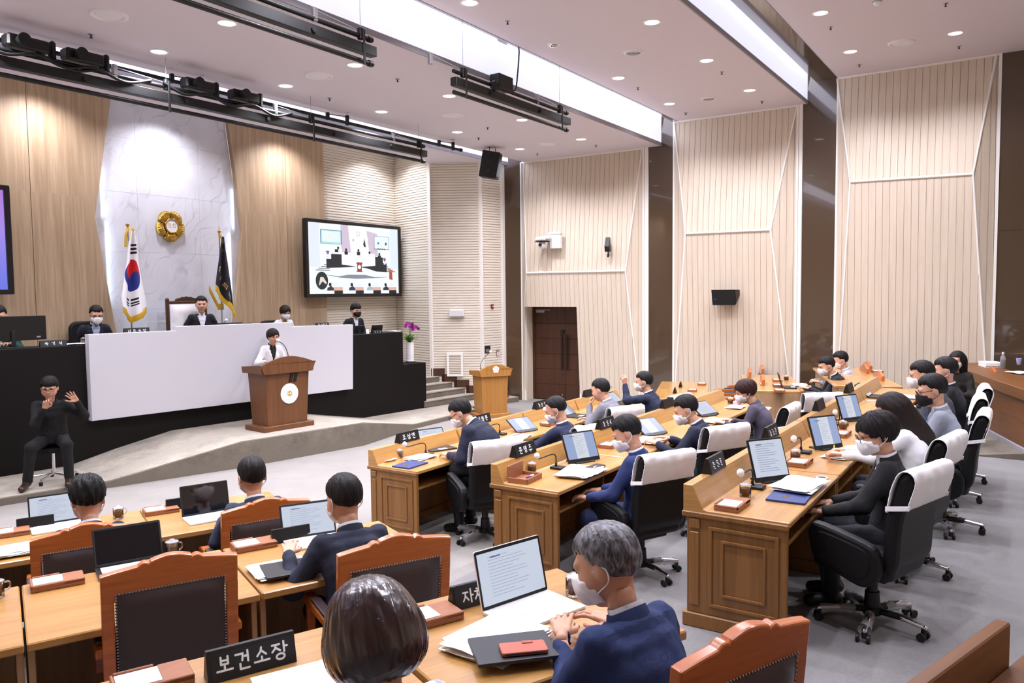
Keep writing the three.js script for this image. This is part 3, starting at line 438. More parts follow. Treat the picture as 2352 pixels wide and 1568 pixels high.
  for (const [x, c] of [[.21, '#2d3144'], [.44, '#2b3a5c'], [.64, '#a9c0c8'], [.83, '#26344c']]) { R('#e6b8a8', x + .03, .9, .11, .05); R('#f2f4fa', x + .05, .84, .06, .05); R('#181c26', x - .03, .95, .17, .05); Pg(c, [x - .03, .99], [x - .02, .91], [x + .02, .885], [x + .045, .92], [x + .05, .99]); g.fillStyle = '#23242c'; g.beginPath(); g.ellipse((x + .008) * w, .865 * h, .014 * w, .026 * h, 0, 0, 7); g.fill(); R('#ffffff', x - .04, .95, .09, .05); }
}
function display(name, label, x0, x1, y0, y1, z, draw, glow) {
  const t = thing(name, label, 'display', [(x0 + x1) / 2, y0, z]), w = x1 - x0, h = y1 - y0;
  mesh('bezel', ext(rrect(w, h, .02), .09, .006, [rrect(w - .15, h - .14, .006)]).translate(0, h / 2, -.045), M.satin, t); mesh('back_shell', cbox(w - .06, h - .06, .08, 0, .03, -.05, .01), M.black, t); mesh('wall_mount', cbox(w * .3, h * .4, .14, 0, h * .3, -.14, .01), M.iron, t);
  const tx = canvasTex(1024, 576, draw), g = new THREE.PlaneGeometry(w - .14, h - .13).translate(0, h / 2, .012); g.userData.keepUV = true;
  mesh('screen', g, new THREE.MeshStandardMaterial({ color: 0x0a0a0a, roughness: .25, emissive: 0xffffff, emissiveMap: tx, emissiveIntensity: glow }), t);
  const l = new THREE.RectAreaLight(0xdfe8ff, glow * .35, w - .16, h - .16); l.position.set(0, h / 2, .03); l.lookAt(l.position.x, h / 2, 1); t.add(l); l.lookAt(t.position.x, t.position.y + h / 2, t.position.z + 1);
}
{
  const z = ZF + .32, a = onZ(697, 500, z), b = onZ(920, 680, z); display('wall_display', 'wall display showing a live view of the hall beside the marble', a[0], b[0], b[1], a[1], z, tvScreen, 1.05);
  const c = onZ(22, 500, z), d = onZ(24, 676, z), e = onZ(14, 426, z); display('wall_display', 'wall display glowing violet and blue left of the marble wall', c[0] - 2.85, c[0], d[1], e[1], z, (g, w, h) => { const k = g.createLinearGradient(0, 0, 0, h); k.addColorStop(0, '#c58cf0'); k.addColorStop(.4, '#b89cff'); k.addColorStop(1, '#7686ff'); g.fillStyle = k; g.fillRect(0, 0, w, h); g.fillStyle = '#f4f0ff'; for (let i = 0; i < 6; i++) g.fillRect(w * .12, h * (.2 + i * .11), w * (.6 - .06 * (i % 3)), h * .035); }, .85);
}
{ // gold flower emblem on the marble
  const c = fz(392, 519, .02), R = (fz(425, 519)[0] - fz(360, 519)[0]) / 2, t = thing('council_emblem', 'gold five-petalled council emblem on the marble wall', 'emblem', [c[0], c[1], ZF + .004]);
  for (let k = 0; k < 5; k++) {
    const a0 = PI / 2 + k * 2 * PI / 5 + .03, a1 = a0 + 2 * PI / 5 - .06;
    mesh('petal', sheet(44, 8, (u, v) => { const a = a0 + (a1 - a0) * u, bump = sin(u * PI), rim = R * (.84 + .17 * sqrt(bump) + .018 * abs(sin(u * PI * 5))), r = R * .42 + (rim - R * .42) * v, fl = .012 * abs(sin(u * PI * 7.5)) * min(1, v * 2); return [r * cos(a), r * sin(a), v > .99 ? .002 : .03 + .03 * sin(v * PI) * bump + fl - (u < .02 || u > .98 ? .025 : 0)]; }), M.gold, t);
    mesh('rib', bar([R * .44 * cos(a0 - .03), R * .44 * sin(a0 - .03), .05], [R * .78 * cos(a0 - .03), R * .78 * sin(a0 - .03), .045], .009, 8), M.gold, t);
  }
  mesh('ring', new THREE.TorusGeometry(R * .44, .014, 10, 48).translate(0, 0, .05), M.gold, t);
  const g = new THREE.CircleGeometry(R * .43, 48).translate(0, 0, .052); g.userData.keepUV = true;
  mesh('medallion', g, std(0xffffff, .4, { map: canvasTex(256, 256, (q, w) => { q.fillStyle = '#e6ebf4'; q.fillRect(0, 0, w, w); q.fillStyle = '#c0924a'; hangul(q, '의회', 38, 82, 84, 98, .13); }) }), t, 'white disc with gold lettering');
}
// flags on poles
function flagpole(t, h) { mesh('pole', bar([0, 0, 0], [0, h, 0], .012, 10), M.steel, t); mesh('finial', [sph(.03, 0, h + .03, 0), cyl(.02, .012, .05, 0, h - .04, 0, 12)], M.gold, t); mesh('base', lathe([[0, .04], [.05, .04], [.16, .012], [.17, 0], [0, 0]], 28), M.steel, t); }
function drape(rows, z, fold, name, mat, t, org, bottom) {   // rows: [y px, left px, right px] of the hanging cloth
  const at = (u, v) => { const k = min(rows.length - 1.001, v * (rows.length - 1)), i = floor(k), f = k - i, q = rows[i].map((a, j) => a + (rows[i + 1][j] - a) * f); const px = q[1] + (q[2] - q[1]) * u, p = onZ(px, q[0] + (bottom ? bottom(u) * v * v : 0), z); return [p[0] - org[0], p[1] - org[1], p[2] - org[2] + .05 + fold * (.25 + .75 * v) * (1 + sin(u * PI * 3.2 + v)) + .02 * sin(u * 14) * v]; };
  mesh(name, thick(26, 40, at, .004, (u, v) => [u, 1 - v]), mat, t);
  return at;
}
{
  const z = ZF + .5, b = onZ(303, 760, z), o = [b[0], .95, z], t = thing('national_flag', 'white flag with red and blue circle and gold fringe on a pole', 'flag', o);
  const top = onZ(299, 524, z); flagpole(t, top[1] - .95 + .02);
  const fl = canvasTex(512, 1024, (g, w, h) => {
    g.fillStyle = '#f3f2f6'; g.fillRect(0, 0, w, h); g.fillStyle = '#e6b81e'; g.fillRect(0, 0, w, h * .03); g.fillRect(0, 0, w * .06, h * .16);
    g.fillStyle = '#0c0c10'; for (let i = 0; i < 3; i++) g.fillRect(w * .14, h * (.2 + i * .042), w * .72, h * .024);
    const cx = w * .46, cy = h * .52, rx = w * .46, ry = h * .155; g.save(); g.translate(cx, cy); g.scale(rx, ry); g.rotate(.6); g.fillStyle = '#1c2f86'; g.beginPath(); g.arc(0, 0, 1, 0, 7); g.fill(); g.fillStyle = '#c8141c'; g.beginPath(); g.arc(0, 0, 1, PI, 2 * PI); g.fill(); g.beginPath(); g.arc(-.5, 0, .5, 0, 7); g.fill(); g.fillStyle = '#1c2f86'; g.beginPath(); g.arc(.5, 0, .5, 0, 7); g.fill(); g.restore();
    g.fillStyle = '#0c0c10'; for (let i = 0; i < 3; i++) { g.fillRect(w * .2, h * (.755 + i * .036), w * .2, h * .021); g.fillRect(w * .45, h * (.755 + i * .036), w * .22, h * .021); }
  });
  const rows = [[525, 296, 303], [560, 289, 309], [600, 284, 312], [645, 276, 320], [682, 269, 328], [703, 270, 331]], v = u => u < .42 ? 25 * u / .42 : 25 - 24 * (u - .42) / .58;
  drape(rows, z, .05, 'cloth', std(0xffffff, .75, { map: fl }), t, o, v);
  const M2 = std(0xf0c020, .8, { bumpMap: clothBump, bumpScale: .004 }); M.fringe = M2;
  const fr = (f0, h) => thick(60, 4, (u, w) => { const py = 703 + v(u) + w * h, p = onZ(270 + 61 * u, py, z); return [p[0] - o[0], p[1] - o[1] + (w > .9 ? .012 * sin(u * 170) : 0), .06 + .05 * (1 + sin(u * PI * 3.2 + 1))]; }, .008);
  mesh('fringe', fr(0, 14), M2, t, 'gold fringe along the hem'); mesh('tassel', tube([[0, top[1] - .95, .02], [-.05, top[1] - 1.05, .03], [-.07, top[1] - 1.25, .03]], .018, 12, 8), M2, t, 'gold tassel cord');
}
{
  const z = ZF + .45, b = onZ(511, 760, z), o = [b[0], .95, z], t = thing('council_flag', 'navy council flag with gold lettering and fringe on a pole', 'flag', o), top = onZ(508, 540, z); flagpole(t, top[1] - .95 + .03); mesh('spear', new THREE.ConeGeometry(.012, .14, 10).translate(0, top[1] - .95 + .12, 0), M.steel, t);
  const fl = canvasTex(512, 1024, (g, w, h) => { g.fillStyle = '#0e1020'; g.fillRect(0, 0, w, h); g.strokeStyle = '#8d6d4e'; g.lineWidth = 9; g.beginPath(); for (let i = 0; i <= 40; i++) { const a = PI * .5 + PI * i / 40, r = 150 * (1 + .08 * abs(sin(i * .9))); g.lineTo(w * .98 + r * cos(a) * .9, h * .46 + r * sin(a)); } g.stroke(); g.fillStyle = '#d9b06c'; [['진', .1, .57], ['시', .3, .66], ['의', .52, .74], ['회', .74, .82]].forEach(([c, x, y]) => { g.save(); g.translate(w * x, h * y); g.rotate(.5); hangul(g, c, 0, 0, 88, 0, .12); g.restore(); }); });
  const hem = u => 62 * u;
  drape([[544, 505, 509], [572, 500, 513], [600, 495, 519], [630, 489, 526], [653, 485, 531]], z, .04, 'cloth', std(0xffffff, .8, { map: fl }), t, o, hem);
  mesh('fringe', thick(60, 4, (u, w) => { const p = onZ(484 + 47 * u + u * 4, 653 + 62 * u + w * 15, z); return [p[0] - o[0], p[1] - o[1] + (w > .9 ? .012 * sin(u * 170) : 0), .06 + .04 * (1 + sin(u * PI * 3.2 + 1))]; }, .008), M.fringe, t, 'gold fringe along the slanting hem');
  mesh('rear_fringe', thick(30, 4, (u, w) => { const p = onZ(478 + 34 * u, 655 + 42 * min(1, u * 1.6) + w * 14, z - .08); return [p[0] - o[0], p[1] - o[1], -.06]; }, .006), M.fringe, t, 'gold fringe of the rear fold'); mesh('tassel', tube([[0, top[1] - .95, .03], [.04, top[1] - 1.08, .05], [.03, top[1] - 1.24, .05]], .022, 12, 8), M.fringe, t);
}
// small things on the panelled wall
const wx = (u, v, d = .05) => onX(u, v, XW - d);
{
  const p = wx(1268, 556, .28), t = thing('tracking_camera', 'white remote camera on a wall bracket above the door', 'camera', p);
  mesh('bracket', [cbox(.1, .3, .26, .0, -.14, .1, .01), cbox(.12, .05, .3, 0, .16, .08, .01)], M.plastic, t); mesh('arm', cbox(.26, .07, .2, -.05, .06, -.08, .015), M.plastic, t); mesh('housing', [cbox(.2, .1, .26, -.12, .02, -.18, .03), sph(.085, -.12, -.06, -.18)], M.plastic, t); mesh('band', cbox(.21, .016, .262, -.12, .005, -.18, .006), M.black, t); mesh('lens', [cyl(.035, .035, .03).rotateZ(PI / 2).translate(-.2, -.06, -.17)], M.black, t);
  const q = wx(1391, 564, .3), s = thing('wedge_antenna', 'small black wedge-shaped antenna on the wall right of the remote camera', 'antenna', q, .4); mesh('body', ext([[0, .17], [-.11, -.02], [-.07, -.13], [.07, -.12]], .1, .008).rotateY(-.2), M.iron, s); mesh('arm', [bar([.03, -.1, .05], [.1, -.19, .05], .012), cbox(.05, .08, .05, .12, -.24, .05, .01)], M.black, s); mesh('cable', tube([[.05, .05, .05], [.12, .06, .04], [.15, -.03, .04], [.11, -.12, .05]], .006, 16, 6), M.black, s);
  const e = wx(1273.5, 686, .1), x = thing('exit_sign', 'small glowing green exit sign above the door', 'exit sign', e), eg = new THREE.PlaneGeometry(.15, .17).rotateY(-PI / 2).translate(-.021, 0, 0); eg.userData.keepUV = true; mesh('housing', cbox(.04, .2, .18, 0, -.1, 0, .006), M.plastic, x);
  mesh('sign_face', eg, new THREE.MeshStandardMaterial({ emissive: 0xffffff, emissiveIntensity: 1, color: 0x222222, emissiveMap: canvasTex(64, 64, (g) => { g.fillStyle = '#d8fff8'; g.fillRect(0, 0, 64, 64); g.fillStyle = '#39c9a8'; g.fillRect(6, 8, 14, 48); g.fillRect(44, 8, 14, 48); g.beginPath(); g.arc(33, 16, 6, 0, 7); g.fill(); g.fillRect(28, 24, 9, 16); g.fillRect(24, 40, 6, 14); g.fillRect(35, 38, 6, 12); }) }), x, 'glowing pictogram'); const el = new THREE.PointLight(0xb8ffe8, .12); el.position.set(-.06, 0, 0); x.add(el);
  const a = wx(1409, 693, .12), w = thing('wireless_access_point', 'white rounded wireless box on the slatted wall beside the door', 'wireless box', a); mesh('case', ext(rrect(.26, .27, .06), .07, .018).rotateY(-PI / 2).translate(.04, 0, 0), M.plastic, w); mesh('status_light', sph(.006, -.035, .03, 0), M.led, w);
  for (const [u, sz] of [[1353, .13], [1366.5, .09]]) { const s1 = wx(u, 818, .03), o = thing('light_switch', sz > .1 ? 'wide white light switch plate beside the door' : 'narrow white light switch plate beside the door', 'light switch', s1); mesh('plate', cbox(.016, .17, sz, 0, -.085, 0, .004), M.plastic, o); mesh('rocker', cbox(.01, .1, sz * .6, -.01, -.05, 0, .003), M.white, o); }
  const ou = wx(1404.5, 892, .03), o2 = thing('wall_outlet', 'white double wall outlet low on the slatted wall', 'outlet', ou); mesh('plate', cbox(.014, .16, .09, 0, -.08, 0, .004), M.plastic, o2); for (const y of [-.035, .035]) mesh('socket', cyl(.022, .022, .006).rotateZ(PI / 2).translate(-.009, y, 0), M.grey, o2);
  const sp = wx(1667, 681, .26), ws = thing('wall_loudspeaker', 'black box loudspeaker on the middle slatted panel', 'loudspeaker', sp); mesh('cabinet', ext([[-.16, .13], [.13, .13], [.13, .02], [-.09, -.14]], .46, .008).translate(0, 0, -.23), M.black, ws); mesh('grille', cbox(.008, .27, .44, -.135, -.13, 0, .002).applyMatrix4(new THREE.Matrix4().makeRotationZ(.26)), std(0x151617, .8), ws); mesh('bracket', cbox(.14, .09, .1, .18, -.02, .1, .008), M.iron, ws); mesh('badge', cbox(.006, .02, .035, -.13, -.05, -.16, .001), M.steel, ws);
}
// small things on the ribbed corner walls
const Cp = [13.75, 0, -10.575], Cn = [-.846, 0, .534], cw = (u, v, d = .03) => { const p = onPlane(u, v, [Cp[0] + Cn[0] * d, 0, Cp[2] + Cn[2] * d], Cn); return p; }, Cry = atan2(Cn[0], Cn[2]);
const Dn = [-.218, 0, .976], dw = (u, v, d = .03) => onPlane(u, v, [14.4 + Dn[0] * d, 0, -10.02 + Dn[2] * d], Dn), Dry = atan2(Dn[0], Dn[2]);
{
  const w1 = thing('wall_speaker_box', 'pale grey slim speaker box on the ribbed wall', 'speaker', cw(1049, 720, .06), Cry); mesh('case', ext([[-.17, -.06], [.17, -.06], [.15, .08], [-.15, .08]], .11, .008).translate(0, 0, -.06), std(0xd8d8da, .5), w1); mesh('underside', cbox(.3, .012, .09, 0, -.072, 0, .002), M.grey, w1);
  const c = cw(1045, 837, .06), v = thing('air_grille', 'white framed air grille low on the ribbed wall', 'air vent', c, Cry), W = .36, H = .52; mesh('frame', ext(rrect(W, H, .008), .04, .002, [rrect(W - .1, H - .1, .006)]).translate(0, 0, -.02), M.trim, v); for (let i = 0; i < 11; i++) mesh('louvre', cbox(W - .1, .022, .024, 0, -H / 2 + .07 + i * .038, 0, .003), M.rib, v); mesh('duct', cbox(W - .09, H - .09, .01, 0, -H / 2 + .045, -.02, 0), M.rib, v);
  const al = thing('fire_alarm', 'small red fire alarm box on the ribbed wall', 'fire alarm', dw(1130.5, 703.5), Dry); mesh('case', cbox(.065, .1, .04, 0, -.05, 0, .006), std(0x8c1414, .4), al); mesh('button', cyl(.014, .014, .01).rotateX(PI / 2).translate(0, 0, .022), M.plastic, al);
  const flat = (w, h, d) => { const g = new THREE.PlaneGeometry(w, h).translate(0, 0, d); g.userData.keepUV = true; return g; };
  const bs = thing('notice_plate', 'small black notice plate with white lines of text on the ribbed wall', 'notice', dw(1120, 802), Dry); mesh('plate', cbox(.16, .16, .012, 0, -.08, 0, .002), M.black, bs); mesh('lettering', flat(.15, .15, .0068), std(0xffffff, .6, { map: canvasTex(64, 64, g => { g.fillStyle = '#0c0c0e'; g.fillRect(0, 0, 64, 64); g.fillStyle = '#bbb'; for (const [y, w] of [[30, 46], [38, 50], [46, 44], [54, 38]]) g.fillRect(6, y, w, 3); g.fillStyle = '#5a1a1a'; g.fillRect(30, 12, 22, 3); }) }), bs);
  const fs = thing('extinguisher_sign', 'small red and white extinguisher sign beside the bronze strip', 'sign', dw(1144, 810), Dry); mesh('plate', cbox(.09, .13, .01, 0, -.065, 0, .002), M.iron, fs); mesh('print', flat(.078, .118, .0058), std(0xffffff, .6, { map: canvasTex(64, 96, g => { g.fillStyle = '#f4efe6'; g.fillRect(0, 0, 64, 96); g.fillStyle = '#b01818'; g.fillRect(4, 4, 56, 24); g.fillStyle = '#fff'; g.font = 'bold 18px sans-serif'; hangul(g, '소화', 14, 8, 15, 20); g.fillStyle = '#b01818'; g.fillRect(26, 34, 14, 46); g.fillRect(18, 34, 10, 6); }) }), fs);
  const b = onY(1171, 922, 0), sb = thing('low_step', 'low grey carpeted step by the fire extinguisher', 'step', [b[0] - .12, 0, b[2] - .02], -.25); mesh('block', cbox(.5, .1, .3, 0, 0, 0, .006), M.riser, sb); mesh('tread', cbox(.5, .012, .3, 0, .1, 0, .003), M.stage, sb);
  const q = [b[0] - .16, .112, b[2] - .04], ex = thing('fire_extinguisher', 'red fire extinguisher standing against the bronze strip', 'fire extinguisher', q); mesh('cylinder', lathe([[0, 0], [.068, 0], [.072, .02], [.072, .25], [.06, .3], [.025, .33], [.022, .35], [0, .35]], 24), std(0xb50f12, .3), ex); mesh('label', new THREE.CylinderGeometry(.0735, .0735, .1, 20, 1, true, -1.9, 1.6).translate(0, .18, 0), M.paper, ex); mesh('valve', [cbox(.04, .05, .03, 0, .35, 0, .004), bar([-.01, .4, 0], [-.1, .41, .02], .01), bar([0, .38, 0], [-.09, .36, .02], .008)], M.black, ex); mesh('hose', tube([[.02, .37, 0], [.09, .36, .03], [.1, .2, .04], [.09, .1, .04]], .012, 20, 8), M.black, ex); mesh('stand', [cyl(.11, .11, .02, 0, 0, 0, 24), tube([[.1, .02, 0], [.1, .12, .02], [0, .13, .1], [-.1, .12, .02], [-.1, .02, 0]], .006, 20, 6)], std(0xb50f12, .4), ex);
}
// ================================================================ furniture
const BO = [4.76, 0, -11.25], BA = 6.65 * D2R, Be = [cos(BA), 0, sin(BA)], Bn = [-sin(BA), 0, cos(BA)];
const bp = (u, v, d = 0) => { const p = onPlane(u, v, [BO[0] + Bn[0] * d, 0, BO[2] + Bn[2] * d], Bn); return [(p[0] - BO[0]) * Be[0] + (p[2] - BO[2]) * Be[2], p[1]]; };
const bw = (s, y, d) => [BO[0] + Be[0] * s + Bn[0] * d, y, BO[2] + Be[2] * s + Bn[2] * d];
const lettering = (w, h, text, step, size, ink = '#e9f2f4', bg = '#0b0b0d') => canvasTex(512, floor(512 * h / w), (g, W, H) => { g.fillStyle = bg; g.fillRect(0, 0, W, H); g.fillStyle = ink; g.strokeStyle = ink; if (text[0] === '~') { g.lineCap = 'round'; g.lineWidth = H * .075; for (let i = 0; i < text.length; i++) for (let k = 0; k < 4; k++) { const x = W * (.5 + (i - (text.length - 1) / 2) * step) + (rnd() - .5) * H * .3, y = H * (.26 + k * .16); g.beginPath(); g.moveTo(x - H * .16, y + H * .1 * (rnd() - .5)); g.lineTo(x + H * (.05 + .15 * rnd()), y + H * .1); g.stroke(); } return; } const n = text.length, st = W * step, s = H * size; hangul(g, text, (W - st * (n - 1) - s) / 2, (H - s) / 2, s, st, .13); });
function nameplate(p, ry, w, text, label, h = .1, step = .24) {
  const t = thing('nameplate', label, 'nameplate', p, ry, 'black nameplates'), d = h * .72;
  mesh('block', ext([[-d / 2, 0], [d / 2, 0], [.008, h], [-.008, h]], w, .002).rotateY(-PI / 2).translate(w / 2, 0, 0), M.satin, t);
  if (text) { const sl = hypot(d / 2, h), g = new THREE.PlaneGeometry(w * .94, sl * .8).rotateX(-atan2(d / 2 - .008, h)).translate(0, h / 2, d / 4 + .006); g.userData.keepUV = true; mesh('lettering', g, std(0xffffff, .5, { map: lettering(w, sl * .84, text, step, .66) }), t, 'white brush lettering'); }
  return t;
}
let BY;
{ // the presiding bench
  const t = thing('dais_bench', 'long black dais bench with a big white front panel', 'bench', BO, -BA), Y = (u, v, d) => bp(u, v, d)[1];
  const sOf = x => (x - BO[0]) / Be[0], foot = [[-1.7, .095], [sOf(5.76), .095], [sOf(7.07), .38], [sOf(9.3), .38], [sOf(10.84), .09]];
  const a = bp(0, 803), b = bp(203, 792), c = bp(811, 763), d = bp(925, 768), e = bp(978, 833), f = bp(925, 836), yl = (a[1] + b[1]) / 2, yr = (c[1] + d[1]) / 2, ylow = (e[1] + f[1]) / 2;
  mesh('front_panel', ext([...foot, [e[0], .09], [e[0], ylow], [d[0], ylow], [d[0], yr], [c[0] - .3, yr], [c[0] - .3, 1.85], [b[0] + .2, 1.85], [b[0] + .2, yl], [-1.7, yl]], .06, .004).translate(0, 0, -.06), M.blackWood, t);
  mesh('bench_top', [bx(-1.7, b[0] + .2, yl - .04, yl, -.5, -.06), bx(c[0] - .3, d[0], yr - .04, yr, -.5, -.06), bx(b[0] + .2, c[0] - .3, 1.81, 1.85, -.5, -.06), bx(d[0], e[0], ylow - .04, ylow, -.5, -.06)], M.blackWood, t);
  mesh('end_panel', [bx(e[0] - .05, e[0], .09, ylow - .04, -.5, -.06), bx(d[0] - .05, d[0], .62, yr - .04, -.5, -.06)], M.blackWood, t);
  mesh('white_front', ext([[203, 768], [405, 759], [405, 749.5], [671, 740], [671, 749.5], [811, 745], [811, 893], [212, 967]].map(q => bp(...q, .13)).reverse(), .13, .006), M.panelWhite, t, 'large white front panel');
  BY = { yl, yr, ylow, d, e, c };
}

// ---- screens
const docTex = [0, 1, 2].map(k => canvasTex(256, 192, (g, w, h) => { g.fillStyle = k === 1 ? '#a9bce6' : '#dfe8fb'; g.fillRect(0, 0, w, h); g.fillStyle = '#eef3ff'; if (k === 1) g.fillRect(w * .3, 0, w * .4, h); g.fillStyle = k === 2 ? '#7f8bb0' : '#aab6d4'; for (let i = 0; i < 13; i++) g.fillRect(w * (k === 1 ? .34 : .16), h * (.1 + i * .062), w * (k === 1 ? .3 : .62) * (.5 + .5 * abs(sin(i * 2.3 + k))), 2); g.fillStyle = '#5f6a92'; g.fillRect(w * .2, h * .1, w * .16, 5); }));
M.screens = docTex.map(t => new THREE.MeshStandardMaterial({ color: 0x060606, roughness: .3, emissive: 0xffffff, emissiveMap: t, emissiveIntensity: .8 }));
M.screenOff = phy(0x07070a, .08, { clearcoat: 1, clearcoatRoughness: .03 });
const pg = (w, h) => { const g = new THREE.PlaneGeometry(w, h); g.userData.keepUV = true; return g; };
function laptop(p, ry, label, o = {}) {
  const { w = .33, d = .22, tilt = 22, screen = 0, body = M.plastic, lid = M.black } = o, t = thing('laptop', label, 'laptop', p, ry, 'laptops on the desks');
  mesh('base', [ext(rrect(w, d, .012), .014, .003).rotateX(-PI / 2)], body, t); mesh('keyboard', cbox(w * .86, .003, d * .45, 0, .013, -d * .16, .001), screen === 'off' || body === M.plastic ? M.white : M.satin, t); mesh('touchpad', cbox(w * .3, .002, d * .26, 0, .0135, d * .28, .0005), M.white, t);
  const l = sub('lid', t, [0, .012, -d / 2 + .004]); l.rotation.x = -tilt * D2R; mesh('shell', ext(rrect(w, d, .01), .008, .002).translate(0, d / 2, -.008), lid, l); mesh('bezel', ext(rrect(w - .004, d - .004, .009), .003, .001, [rrect(w - .022, d - .03, .003)]).translate(0, d / 2, 0), M.black, l);
  mesh('screen', pg(w - .02, d - .028).translate(0, d / 2, .0012), screen === 'off' ? M.screenOff : M.screens[screen], l);
  return t;
}
function tablet(p, ry, label, o = {}) {            // flat monitor leaning on a low stand
  const { w = .34, h = .23, tilt = 38, screen = 1 } = o, t = thing('desk_monitor', label, 'monitor', p, ry, 'tilted monitors on the council desks');
  const l = sub('panel', t, [0, .012, .04]); l.rotation.x = -tilt * D2R; mesh('shell', ext(rrect(w, h + .03, .008), .016, .003).translate(0, h / 2 + .012, -.016), M.satin, l); mesh('screen', pg(w - .02, h - .018).translate(0, h / 2 + .022, .0008), M.screens[screen], l);
  mesh('stand', [cbox(w * .6, .012, .16, 0, 0, -.02, .003), bar([0, .01, -.07], [0, .12 * cos(tilt * D2R) + .03, -.03 - .1 * sin(tilt * D2R)], .014)], M.black, t);
  return t;
}
function monitor(p, ry, label, w, h, o = {}) {
  const t = thing('desktop_monitor', label, 'monitor', p, ry, 'monitors on the dais bench'), y = o.y ?? .1, k = o.tilt || 0, g = sub('head', t, [0, y, 0]); g.rotation.x = k;
  mesh('shell', [ext(rrect(w, h, .008), .03, .004).translate(0, h / 2, -.015)], M.satin, g); mesh('screen', pg(w - .024, h - .03).rotateY(PI).translate(0, h / 2, -.0156), M.screens[0], g); mesh('stand', [cbox(.05, y + h * .4, .02, 0, 0, .03, .004), ext(rrect(.24, .18, .02), .012, .003).rotateX(-PI / 2)], M.black, t); if (o.tag) mesh('asset_tag', cbox(.05, .022, .002, w * .38, .03, .0156, 0), M.grey, g);
}
// ---- desk-top things
function mug(p, ry, label, full = 1) {
  const t = thing('glass_mug', label, 'mug', p, ry, 'lidded glass mugs');
  mesh('glass', [lathe([[0, 0], [.034, 0], [.037, .008], [.037, .085], [.0335, .085], [.0325, .01], [0, .01]], 18), tube([[.036, .07, 0], [.062, .065, 0], [.064, .035, 0], [.036, .022, 0]], .005, 14, 6)], M.glass, t);
  if (full) mesh('tea', cyl(.0315, .0322, .05, 0, .0105, 0, 18), M.tea, t, 'amber tea'); const l = mesh('lid', [lathe([[0, .104], [.012, .102], [.014, .094], [.034, .09], [.039, .086], [.036, .0855], [0, .0855]], 18)], M.wrap, t, 'clear lid'); return t;
}
function memoBox(p, ry, label) {
  const t = thing('memo_box', label, 'memo box', p, ry, 'wooden memo boxes with white paper');
  mesh('tray', [cbox(.25, .02, .15, 0, 0, 0, .003), cbox(.25, .018, .012, 0, .018, .069, .003), cbox(.1, .016, .15, .075, .018, 0, .003), cbox(.012, .018, .15, -.119, .018, 0, .003), cbox(.13, .024, .012, -.05, .018, -.069, .003)], M.boxWood, t); mesh('paper_block', cbox(.138, .018, .116, -.044, .02, .002, .001), M.paper, t, 'white memo paper'); return t;
}
const crown = (x, z, k) => k * (.004 + .006 * sin(x * 9 + 1) * sin(z * 7));
function papers(p, ry, label, w = .21, d = .3, n = 3, spread = .04) {
  const t = thing('paper_stack', label, 'papers', p, ry, 'papers on the desks');
  for (let i = 0; i < n; i++) { const a = (rnd() - .5) * .25, ox = (rnd() - .5) * spread, oz = (rnd() - .5) * spread; mesh('sheet', thick(6, 6, (u, v) => [(u - .5) * w, .003 + i * .004 + crown(u + i, v, i ? 1 : .3), (v - .5) * d], .003).rotateY(a).translate(ox, .003, oz), M.paper, t); }
  return t;
}
function folder(p, ry, label, c = 0x24346a, w = .31, d = .22, crest = true) {
  const t = thing('folder', label, 'folder', p, ry); mesh('cover', ext(rrect(w, d, .008), .014, .003).rotateX(-PI / 2), std(c, .5), t); if (crest) mesh('crest', [cyl(.022, .022, .001, -.06, .0142, -.02, 16)], M.gold, t, 'gold crest'); if (crest) mesh('title', cbox(.06, .001, .01, .07, .0142, .03, 0), M.gold, t); return t;
}
function mic(p, ry, label, reach = .16) {
  const t = thing('gooseneck_microphone', label, 'microphone', p, ry, 'gooseneck microphones'); mesh('base', [cbox(.09, .022, .12, 0, 0, 0, .004), cyl(.012, .01, .03, 0, .02, -.02, 12)], M.satin, t);
  mesh('neck', tube([[0, .04, -.02], [0, .1, -.02], [-.03, .13, -.02], [-reach, .14, -.02], [-reach - .05, .165, .0]], .0055, 20, 6), M.black, t); mesh('foam', sph(.024, -reach - .065, .18, .01, 1, 1.1, 1), M.plastic, t, 'white foam cover'); return t;
}
function clutch(p, ry, label, c, w = .16, d = .09, h = .03) { const t = thing('small_case', label, 'case', p, ry); mesh('shell', cbox(w, h, d, 0, 0, 0, .008), std(c, .5), t); mesh('seam', cbox(w + .002, .003, d + .002, 0, h * .55, 0, .001), std(0x2a2022, .5), t); return t; }
